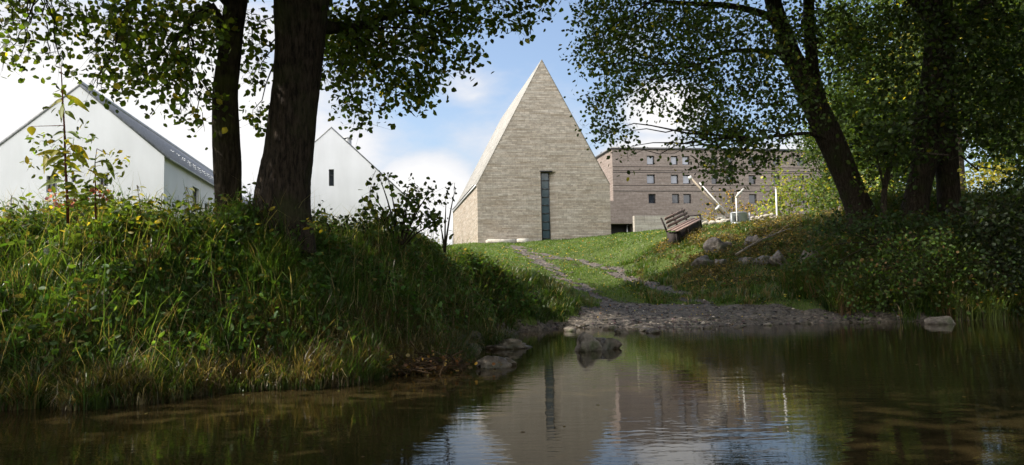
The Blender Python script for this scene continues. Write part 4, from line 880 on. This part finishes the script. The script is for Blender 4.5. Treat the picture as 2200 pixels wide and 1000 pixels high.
# broad-leaved weeds
def weeds(x0, x1, y0, y1, n, ok, size, hmax, base, alt, pa, name, label, per=9, stalk=True):
    lm = MB(); p = scatter(x0, x1, y0, y1, n, ok); n = len(p); hh = hmax*rng.uniform(.25, 1, n); idx = np.repeat(np.arange(n), per); f = rng.uniform(.15, 1, len(idx))
    lc = p[idx]+np.c_[rng.normal(0, .06+size*.5, (len(idx), 2)), f*hh[idx]]
    leaves(lm, lc, size*rng.uniform(.5, 1.3, len(idx)), vary(len(idx), base, .3, alt, pa)*(1+rng.normal(0, .2, (n, 1)))[idx], .35, .5)
    if stalk: twigs(lm, p, p+np.c_[rng.normal(0, .05, (n, 2)), hh], .005, (.09, .07, .03))
    tag(lm.build(name, M_leaf), label, 'weeds', None, 'stuff')
weeds(-12, 2.5, 7.3, 26, 25000, lambda x, y, z: left_bank(x, y, z) & (z > .3) & (rng.random(len(x)) < (patch(x+3, y, .8) > .45)*.8+.06), .095, .42, (.058, .115, .028), (.15, .13, .05), .07, 'bank_weeds', 'leafy weeds among the grass of the left bank')
weeds(-12, -3, 8, 12.5, 1500, lambda x, y, z: left_bank(x, y, z) & (z > 1.5), .09, .62, (.07, .115, .03), (.22, .2, .05), .12, 'crest_weeds', 'taller leafy weeds along the top of the left bank')
weeds(-2.6, 1.6, 14, 22, 1500, lambda x, y, z: left_bank(x, y, z) & (z > 1.3), .08, .4, (.045, .08, .022), (.14, .12, .05), .1, 'ridge_weeds', 'low weeds on the ridge beside the ford')
# brown roots and dead stalks hanging at the foot of the left bank
mb = MB(); p = scatter(-7, .3, 7.6, 21, 60000, lambda x, y, z: (z > -.05) & (z < .75) & left_bank(x, y, z+.01)); p = p[rng.random(len(p)) < np.where((p[:, 0] > -3.2) & (p[:, 0] < -.9), 1, .3)]; n = len(p)
blades(mb, p+np.array([0, 0, .05]), rng.uniform(.12, .5, n), rng.uniform(.004, .009, n), vary(n, (.085, .058, .035), .4, (.26, .2, .12), .12), (.2, -.6, 0), 1.1)
tag(mb.build('dead_stalks', M_grass), 'brown dead stalks and roots at the waterline of the left bank', 'dead stalks', None, 'stuff'); print('stalks', n)
# meadow turf
def meadow(x, y, z): return (gravel(x, y) < .0) & (z > .12) & (y > 25.0) & (y < 64)
mb = MB(); p = scatter(-5, 17, 25, 63, 260000, meadow); p = p[rng.random(len(p)) < np.clip((32/p[:, 1])**1.3, .2, 1)]; n = len(p)
sc = p[:, 1]/30
blades(mb, p, rng.uniform(.04, .13, n)*sc**.3*(.8+.6*patch(p[:, 0], p[:, 1], .7)), rng.uniform(.010, .022, n)*sc, vary(n, (.075, .135, .022), .22, (.18, .18, .05), .10)*(.8+.4*patch(p[:, 0], p[:, 1], .5))[:, None], (.0, -.1, 0), .35)
tag(mb.build('meadow_grass', M_grass), 'short bright meadow grass between ford and chapel', 'grass', None, 'stuff'); print('meadow', n)
weeds(3, 16, 27, 40, 3000, lambda x, y, z: meadow(x, y, z) & (rng.random(len(x)) < .15+.85*(patch(x, y, .6) > .62)) & (x > 5), .09, .3, (.04, .075, .02), (.28, .24, .05), .06, 'meadow_weeds', 'dark weed tufts on the mound slope', 8)
weeds(7.5, 16, 28.5, 40, 3600, lambda x, y, z: meadow(x, y, z) & (z > .9) & (rng.random(len(x)) < .1+.9*(patch(x+5, y+2, .75) > .5)), .10, .38, (.10, .085, .04), (.26, .19, .08), .25, 'dry_weeds', 'brown dry weeds between the boulders', 9)
mb = MB(); ct = scatter(5.5, 16, 27.5, 40, 1500, lambda x, y, z: meadow(x, y, z) & (z > .35) & (rng.random(len(x)) < .2+.8*(patch(x, y+4, .5) > .4))); tussocks(mb, ct, 26, .2, .16, .42, .018, .032, [((.06, .11, .02), .45), ((.04, .075, .02), .25), ((.15, .12, .06), .3)])
tag(mb.build('tussock_grass', M_grass), 'rough tussocks of grass on the mound slope', 'grass', None, 'stuff')
# fallen leaves
lm = MB(); p = scatter(-1, 17, 25.5, 56, 1100, lambda x, y, z: z > .1); leaves(lm, p+np.array([0, 0, .09]), .065*p[:, 1]/32, vary(len(p), (.34, .27, .07), .3, (.26, .14, .06), .3), .0, .8, nrm=np.array([0, -.3, 1.]))
tag(lm.build('fallen_leaves', M_leaf), 'yellow fallen leaves scattered over the meadow', 'fallen leaves', None, 'stuff')
lm = MB(); n = 260; x = rng.uniform(-7, 9, n); y = rng.uniform(4.5, 19, n); k = H(x, y) < -.05; c = np.c_[x, y, np.full(n, .004)][k]; m_ = len(c)
a = rng.uniform(0, 6.28, m_); d = np.c_[np.cos(a), np.sin(a), rng.uniform(0, .08, m_)]; s_ = np.c_[-np.sin(a), np.cos(a), np.zeros(m_)]; z_ = rng.uniform(.025, .055, m_)[:, None]
v = np.stack([c, c+d*z_*.35+s_*z_*.35, c+d*z_, c+d*z_*.35-s_*z_*.35], 1); lm.add(v.reshape(-1, 3), [np.arange(m_)[:, None]*4+np.array([0, 1, 2, 3])], np.repeat(vary(m_, (.16, .12, .05), .35), 4, 0))
tag(lm.build('floating_leaves', M_leaf), 'small fallen leaves floating on the river', 'floating leaves', None, 'stuff')
# right bank mound
def right_bank(x, y, z): return (z > -.02) & (y > np.where(x < 13.2, 26.1, 24.2)) & (((x > 10.8+.55*np.sin(y*1.7)) & (y < 29.2+.18*(x-11))) | (x > 15.2))
mb = MB(); p = scatter(10, 27, 24, 34, 120000, lambda x, y, z: right_bank(x, y, z) & (gravel(x, y) < .1)); p = p[rng.random(len(p)) < .45+.55*patch(p[:, 0], p[:, 1], .9)]; n = len(p)
blades(mb, p, rng.uniform(.35, 1.1, n)*(.7+.5*patch(p[:, 0], p[:, 1], .7)), rng.uniform(.014, .028, n), vary(n, (.055, .09, .02), .3, (.17, .11, .06), .17), (-.1, -.4, 0), .6)
tag(mb.build('bank_grass', M_grass), 'rank grass and reddish stalks on the right bank', 'grass', None, 'stuff'); print('right', n)
weeds(10.5, 26, 24.3, 33, 11000, lambda x, y, z: right_bank(x, y, z) & (z > .2) & (rng.random(len(x)) < .3+.7*patch(x, y, .55)), .115, 1.25, (.05, .085, .022), (.20, .14, .06), .05, 'bank_weeds', 'willowherb and nettles filling the right bank', 12)
mb = MB(); ct = scatter(10.6, 26, 24.4, 32, 1500, lambda x, y, z: right_bank(x, y, z)); tussocks(mb, ct, 34, .25, .5, 1.05, .016, .03, [((.055, .095, .02), .4), ((.09, .12, .03), .2), ((.16, .10, .06), .2), ((.035, .065, .02), .2)])
tag(mb.build('tussock_grass', M_grass), 'arching grass tussocks on the right bank', 'grass', None, 'stuff')
mb = MB(); q0 = P(2120, 690, 24.6); ct = np.array([[q0[0]+dx, q0[1]+.3, 0.05] for dx in (-.5, -.2, .1, .35, .6)]); tussocks(mb, ct, 60, .15, .7, 1.1, .012, .02, [((.14, .18, .06), 1.0)])
tag(mb.build('reed_clump', M_grass), 'clump of long pale grass at the far right waterline', 'reeds', None, 'stuff')
# pebbles along the ford and the tracks
pm = MB(); npb = 26000
x = rng.uniform(-1.2, 15.5, npb); y = 19.5+rng.random(npb)**1.4*33; g = gravel(x, y); wx, wy = to_world(x, y); z = H(wx, wy); k = (g > -.12+.1*rng.normal(0, 1, npb)) & (z > -.12) & not_bank(x, y, z) & (rng.random(npb) < np.where(y > 30, .8, 1)); x, y, z = wx[k], wy[k], z[k]; n = len(x)
sz = (.016+.045*rng.random(n)**3)*np.where(y > 24, 1.25, 1); ico = np.array([(1,0,0),(-1,0,0),(0,1,0),(0,-1,0),(0,0,1),(.6,.6,.5),(-.6,.6,.55),(-.6,-.6,.5),(.6,-.6,.55)], float)
V0 = ico[None]*sz[:, None, None]*np.stack([rng.uniform(.8, 1.5, n), rng.uniform(.7, 1.2, n), rng.uniform(.5, .9, n)], -1)[:, None]*rng.uniform(.85, 1.15, (n, 9, 1)); a = rng.uniform(0, 6.28, n)[:, None]
V1 = np.stack([V0[..., 0]*np.cos(a)-V0[..., 1]*np.sin(a), V0[..., 0]*np.sin(a)+V0[..., 1]*np.cos(a), V0[..., 2]], -1)+np.stack([x, y, z+.015], -1)[:, None]
tri = [(0,5,8),(2,5,6),(2,6,5),(1,6,7),(3,7,8),(4,5,6),(4,6,7),(4,7,8),(4,8,5),(0,2,5),(2,1,6),(1,3,7),(3,0,8)]; b = np.arange(n)[:, None]*9
pm.add(V1.reshape(-1, 3), [np.concatenate([b+np.array(t) for t in tri])], np.repeat(vary(n, (.070, .056, .044), .55, (.30, .26, .21), .06), 9, 0))
def pebblemat():
    m, t, n_, l, p_ = newmat('pebble'); a_ = n_.new('ShaderNodeAttribute'); a_.attribute_name = 'col'; l.new(a_.outputs['Color'], p_.inputs['Base Color']); p_.inputs['Roughness'].default_value = .6; return m
tag(pm.build('pebbles', pebblemat()), 'loose pebbles on the ford and wheel tracks', 'pebbles', None, 'stuff'); print('pebbles', n)

# ------------------------------------------------------------------ rocks
def rock(name, label, c, size, mat, seed, group=None, rz=None, sink=.3, rough=.28, cat='rock', sub=4):
    import bmesh
    size = [q*.86 for q in size]; bm = bmesh.new(); bmesh.ops.create_icosphere(bm, subdivisions=sub, radius=1.0); o_ = Vector((seed*7.3, seed*3.1, seed*1.7))
    for v in bm.verts:
        d = v.co.normalized(); r_ = 1+rough*1.5*mnoise.noise(d*1.1+o_)+rough*.55*mnoise.noise(d*2.7+o_)+rough*.16*mnoise.noise(d*8+o_)
        q = d*r_
        for k in range(4):          # a few broken facets
            nn = Vector((math.sin(seed*3+k*2.1), math.cos(seed*5+k*1.7), math.sin(seed+k*2.9)*.6)).normalized(); e = q.dot(nn)-.72
            if e > 0: q -= nn*e*.75
        v.co = Vector((q.x*size[0], q.y*size[1], q.z*size[2]))
    me = bpy.data.meshes.new(name); bm.to_mesh(me); bm.free(); me.polygons.foreach_set('use_smooth', [True]*len(me.polygons)); me.materials.append(mat)
    o2 = bpy.data.objects.new(name, me); C.objects.link(o2); o2.location = (c[0], c[1], c[2]+size[2]*(1-2*sink)*.5); o2.rotation_euler = (0, 0, rng.uniform(-.5, .5) if rz is None else rz)
    return tag(o2, label, cat, group)
def pr(px, py): return pix_ground(px, py)
G1 = 'stones in the shallow water'
c = P(1092, 748, 16.0); c[2] = 0; rock('stone', 'long flat stone with a pale sunlit tip beside the left bank foot', c, (.52, .34, .16), M_rockwet, 1, G1, .1, .35, .42)
c = P(1056, 786, 11.8); c[2] = 0; rock('stone', 'low knobbly stone in the water, nearest to the viewer', c, (.27, .2, .15), M_rockwet, 2, G1, 0, .38)
c = P(1090, 785, 12.1); c[2] = 0; rock('stone', 'small stone touching the right side of the knobbly one', c, (.15, .13, .10), M_rockwet, 5, G1, 0, .38)
c = P(1262, 752, 15.0); c[2] = 0; rock('stone', 'pale topped upright stone in the water at the ford', c, (.27, .24, .25), M_rock, 33, G1, .2, .25, .42)
c = P(1300, 755, 15.3); c[2] = 0; rock('stone', 'dark wet stone leaning against the pale topped one', c, (.30, .26, .19), M_rockwet, 7, G1, 0, .3, .42)
c = P(2022, 690, 23.2); c[2] = 0; rock('stone', 'single grey stone in the water below the right bank', c, (.42, .3, .19), M_rock, 9, G1, 0, .35)
c = P(985, 735, 16.3); c[2] = .0; rock('rock', 'large dark rock under the grassy foot of the left bank', c, (.5, .5, .34), M_rockwet, 12, None, 0, .3)
c = P(1010, 752, 15.6); c[2] = -.03; rock('rock', 'dark rock at the waterline between bank foot and flat stone', c, (.26, .26, .15), M_rockwet, 14, None, 0, .3)
G2 = 'boulders set in the mound slope'
for k, (x_, y_, sx, sz_, lb) in enumerate([(1542, 538, .62, .42, 'pointed boulder, upper left one on the mound slope'), (1512, 566, .60, .34, 'grey boulder lowest at the left end of the slope'), (1548, 566, .30, .22, 'small round boulder right of the lowest left one'), (1615, 522, .34, .30, 'small boulder high on the slope under the white pole'),
                                   (1602, 562, .42, .20, 'flat boulder in the middle of the slope'), (1640, 560, .45, .22, 'flat boulder under the fallen branch'), (1676, 562, .40, .32, 'blocky boulder with a brown face right of the flat ones'), (1738, 566, .55, .46, 'large rounded boulder at the right end of the slope'), (1762, 582, .30, .26, 'low dark boulder tucked against the large rounded one')]):
    g_ = pr(x_, y_+6); rock('boulder', lb, g_, (sx*g_[1]/34*1.05, .5, sz_*g_[1]/34*1.5), M_rock, 20+k, G2, None, .32, .42, 'boulder')
G3 = 'cobbles along the edge of the ford'
spots = [(1225, 712), (1250, 704), (1405, 716), (1310, 708), (1335, 716), (1385, 712), (1460, 711), (1520, 706), (1585, 704), (1650, 700), (1730, 696), (1800, 690), (1860, 688), (1215, 672), (1300, 690)]
for k, (x_, y_) in enumerate(spots):
    g_ = pr(x_, y_); r_ = rng.uniform(.08, .17); rock('cobble', f'half sunk dark cobble at the edge of the ford, {["first", "second", "third", "fourth", "fifth", "sixth", "seventh", "eighth", "ninth", "tenth", "eleventh", "twelfth", "thirteenth"][k]} from the left' if k < 13 else ('half sunk cobble on the gravel below the grassy bank nose' if k == 13 else 'half sunk cobble in the middle of the gravel above the pale topped stone'), g_, (r_*1.4, r_, r_*.7), M_rockwet if k % 3 else M_rock, 60+k, G3, None, .35, .3, 'cobble', 3)
# fallen branch across the slope
a_, b_ = pr(1580, 560), pr(1700, 505); tb = MB(); pts = bez(a_+np.array([0, -.1, .2]), (a_+b_)/2+np.array([0, 0, .4]), b_+np.array([0, 0, .25]), 10); tb.tube(pts, np.linspace(.05, .02, 10), 7, .1, seed=2)
for t_ in (3, 5, 7): tb.tube(bez(pts[t_], pts[t_]+np.array([.2, -.1, .25]), pts[t_]+np.array([.5, -.1, .35]), 5), np.linspace(.02, .006, 5), 5)
tag(tb.build('fallen_branch', M_beige, smooth=True), 'pale dead branch lying across the boulders on the mound', 'branch')
# heap of drift wood at the foot of the left bank
bx0 = P(850, 800, 10.9); root = thing('driftwood_heap', 'tangled heap of brown twigs and leaves caught at the foot of the left bank', 'driftwood', (bx0[0], bx0[1], 0))
tb = MB()
for k in range(200):
    a = rng.uniform(0, 6.28); u_ = float(np.clip(rng.normal(0, .5), -1, .8)); q0 = np.array([u_, rng.normal(.1, .22)+u_*.25, abs(rng.normal(0, .13))+.02]); d = np.array([math.cos(a), math.sin(a)*.6, rng.normal(0, .35)])*rng.uniform(.08, .32)
    tb.tube(bez(q0-d, q0+rng.normal(0, .04, 3), q0+d, 4), np.linspace(.011, .003, 4)*rng.uniform(.4, 1.3), 4, col=np.array((.07, .048, .03))*rng.uniform(.4, 2.2))
tb.build('twigs', M_leaf, root)
lm = MB(); c = np.c_[rng.normal(0, .5, 260), rng.normal(.05, .2, 260), abs(rng.normal(.08, .08, 260))]; c[:, 1] += c[:, 0]*.25; leaves(lm, c, .06*rng.uniform(.6, 1.4, 260), vary(260, (.15, .09, .045), .4, (.36, .24, .08), .12), .1); lm.build('dead_leaves', M_leaf, root)

# ------------------------------------------------------------------ picnic bench
def local_thing(name, label, cat, p, rz, group=None): return thing(name, label, cat, p, rz, group)
b0 = P(1461, 506, 38.8); b0[2] = h1(b0[0], b0[1])+.02; b1 = P(1508, 492, 40.6); rz = math.atan2(b1[1]-b0[1], b1[0]-b0[0]); slope = math.atan2(h1(b1[0], b1[1])-b0[2], math.hypot(*(b1-b0)[:2]))
Lb = float(np.hypot(*(b1-b0)[:2]))
root = thing('timber_bench', 'dark timber bench with sunlit reddish slats standing on the meadow crest', 'bench', b0, rz); root.rotation_euler = (0, -slope*.95, rz)
m = MB(); m.box((-.25, .02, -.35), (Lb, .06, .58)); m.box((-.25, .06, -.35), (-.2, .5, .56)); m.box((Lb-.05, .06, -.35), (Lb, .5, .56)); m.build('side_panel', M_wooddark, root)
for k in range(3):
    m = MB(); m.box((-.3, -.16+k*.21, .583+k*.03), (Lb+.04, .03+k*.21, .63+k*.03)); m.build('seat_slat', M_wood, root)
for k in range(3):
    m = MB(); z0 = .74+k*.16; m.box((-.02+k*.14, .50+k*.10, z0), (Lb+.02, .535+k*.10, z0+.13)); m.build('back_slat', M_wood, root)
for xx in (.32*Lb, ):
    m = MB(); m.box((xx, -.10, -.12), (xx+.07, -.02, .58)); m.build('leg', M_wood, root)
for xx in (.05, .5*Lb, Lb-.12):
    m = MB(); m.add([(xx, .52, .3), (xx+.07, .52, .3), (xx+.07, .60, .3), (xx, .60, .3), (xx, .80, 1.22), (xx+.07, .80, 1.22), (xx+.07, .86, 1.22), (xx, .86, 1.22)], [np.array([(0,3,2,1),(4,5,6,7),(0,1,5,4),(1,2,6,5),(2,3,7,6),(3,0,4,7)])]); m.build('back_post', M_wooddark, root)
m = MB(); m.box((Lb-.16, -.12, .1), (Lb-.09, -.05, .80)); m.box((Lb-.16, -.14, .80), (Lb-.09, .5, .86)); m.build('armrest', M_wooddark, root)

# ------------------------------------------------------------------ stone heap, poles and the water pump
DS = 44.0
def gl(px, py, D): q = P(px, py, D); q[2] = h1(q[0], q[1]); return q
protos = []
for k in range(5):
    r_ = rock('rubble_stone', 'x', (0, 0, -50), (.26, .2, .17), M_rockpale, 40+k, 'pale stones of the heap and low wall', 0, .3, .3, 'stone', 2); protos.append(r_)
heap = []
for k in range(44):
    if k < 26: px = 1512+rng.beta(1.3, 1.2)*58; lift = rng.uniform(0, 1)*(10*math.sin(math.pi*(px-1508)/66)+6)
    else: px = 1606+(k-26)*3.4; lift = (k % 3)*4.5
    q = P(px, 490-(px-1512)*.12-lift, DS+rng.uniform(-.4, .5)); heap.append((px, q))
heap.sort(key=lambda t: t[0])
for k, (px, q) in enumerate(heap):
    o2 = protos[k] if k < 5 else protos[k % 5].copy()
    if k >= 5: C.objects.link(o2)
    o2.location = q; s_ = rng.uniform(.5, 1.0); o2.scale = (s_*1.2, s_, s_*.85); o2.rotation_euler = (rng.uniform(-.3, .3), rng.uniform(-.3, .3), rng.uniform(0, 6))
    nm = ['first', 'second', 'third', 'fourth', 'fifth', 'sixth', 'seventh', 'eighth', 'ninth', 'tenth', 'eleventh', 'twelfth', 'thirteenth', 'fourteenth', 'fifteenth', 'sixteenth', 'seventeenth', 'eighteenth', 'nineteenth', 'twentieth', 'twenty first', 'twenty second', 'twenty third', 'twenty fourth', 'twenty fifth', 'twenty sixth']
    o2['label'] = f'pale rubble stone, {nm[k]} from the left in the heap beside the timber bench' if k < 26 else f'pale rubble stone, {nm[k-26]} from the left in the low wall before the white pole'
# the meadow rises into a low plinth of soil under the heap
tk_ = gl(1588, 487, DS-.6); tk_[2] = P(1588, 489, DS-.6)[2]
root = thing('metal_tank', 'round grey metal tank between the stone heap and the low rubble wall', 'tank', tk_)
DW = depth(DS); wt = 24/FPX*DW; ht = 30/FPX*DW
m = MB(); m.tube([(0, 0, -.4), (0, 0, 0), (0, 0, ht*.5), (0, 0, ht*.52), (0, 0, ht*.97), (0, 0, ht)], [wt/1.35, wt/1.35, wt/1.35, wt/1.31, wt/1.35, wt/1.25], 24); m.build('body', M_metal, root, True)
m = MB(); m.tube([(0, 0, ht+.001), (0, 0, ht+.05)], [wt/1.28, wt/1.5], 24); m.build('lid', M_zinc, root, True)
m = MB(); m.box((-.33, -wt/1.35-.02, ht*.35), (-.18, -wt/1.35+.1, ht*.75)); m.build('hatch', M_dark, root)
for sx in (-1.05, 1.0):
    m = MB(); m.box((wt/1.3*sx-.02, -.35, -.3), (wt/1.3*sx+.02, -.28, ht*1.0)); m.build('strap', M_metal, root)
pp = P(1584, 487, DS-1.3)
root = thing('hand_pump', 'white post with an angled spout head in front of the metal tank', 'pump', pp); hp = 62/FPX*DW
m = MB(); m.tube([(0, 0, -.3), (0, 0, hp)], .034, 10); m.build('post', M_white, root, True)
m = MB(); m.tube([(-.02, 0, hp-.05), (.16, 0, hp+.17), (.42, 0, hp+.42)], [.045, .065, .04], 10); m.build('spout', M_white, root, True)
m = MB(); m.tube([(.08, 0, hp+.22), (.33, -.02, hp+.16)], .03, 8); m.build('handle', M_white, root, True)
m = MB(); m.box((-.3, -.25, -.3), (.35, .3, .22)); m.build('trough', M_metal, root)
def polepx(name, label, a, b, D, w0, w1, mat, cat, extra=None):
    A = P(a[0], a[1], D[0]); B = P(b[0], b[1], D[1]); root = thing(name, label, cat, A); m = MB(); m.tube([A-A, (B-A)*.5, B-A], [w0/2/FPX*depth(D[0]), (w0+w1)/4/FPX*depth(D[0]), w1/2/FPX*depth(D[1])], 10); m.build('shaft', mat, root, True); return root, A, B
r1, A, B = polepx('slanted_pole', 'thin white pole leaning left over the stone heap', (1565, 462), (1503, 393), (DS, DS+.6), 3.0, 2.4, M_white, 'pole')
m = MB(); q = P(1545, 443, DS+.15)-A; q2 = P(1539, 450, DS-.1)-A; m.tube([q, q2], .07, 8); m.build('bracket', M_white, r1)
r2, A, B = polepx('slanted_pole', 'thicker beige beam leaning left behind the thin white pole', (1556, 462), (1482, 380), (DS+1, DS+1.6), 5, 3.8, M_beige, 'beam')
m = MB(); q = P(1481, 379, DS+1.6)-A; q2 = P(1485, 386, DS+1.6)-A; m.tube([q, q2], .10, 8); m.build('end_cap', M_white, r2)
q = P(1670, 477, 42); root = thing('marker_pole', 'upright white pole at the right end of the low rubble wall', 'pole', q)
m = MB(); m.tube([(0, 0, -.6), (0, 0, 0), (0, 0, 73/FPX*depth(42))], [.045, .045, .038], 10); m.build('shaft', M_white, root, True); m = MB(); m.tube([(0, 0, 73/FPX*depth(42)), (0, 0, 75/FPX*depth(42))], [.06, .04], 10); m.build('cap', M_zinc, root, True)

# ------------------------------------------------------------------ render settings
scene.render.engine = 'CYCLES'
scene.cycles.max_bounces = 8; scene.cycles.transparent_max_bounces = 8; scene.cycles.use_denoising = True
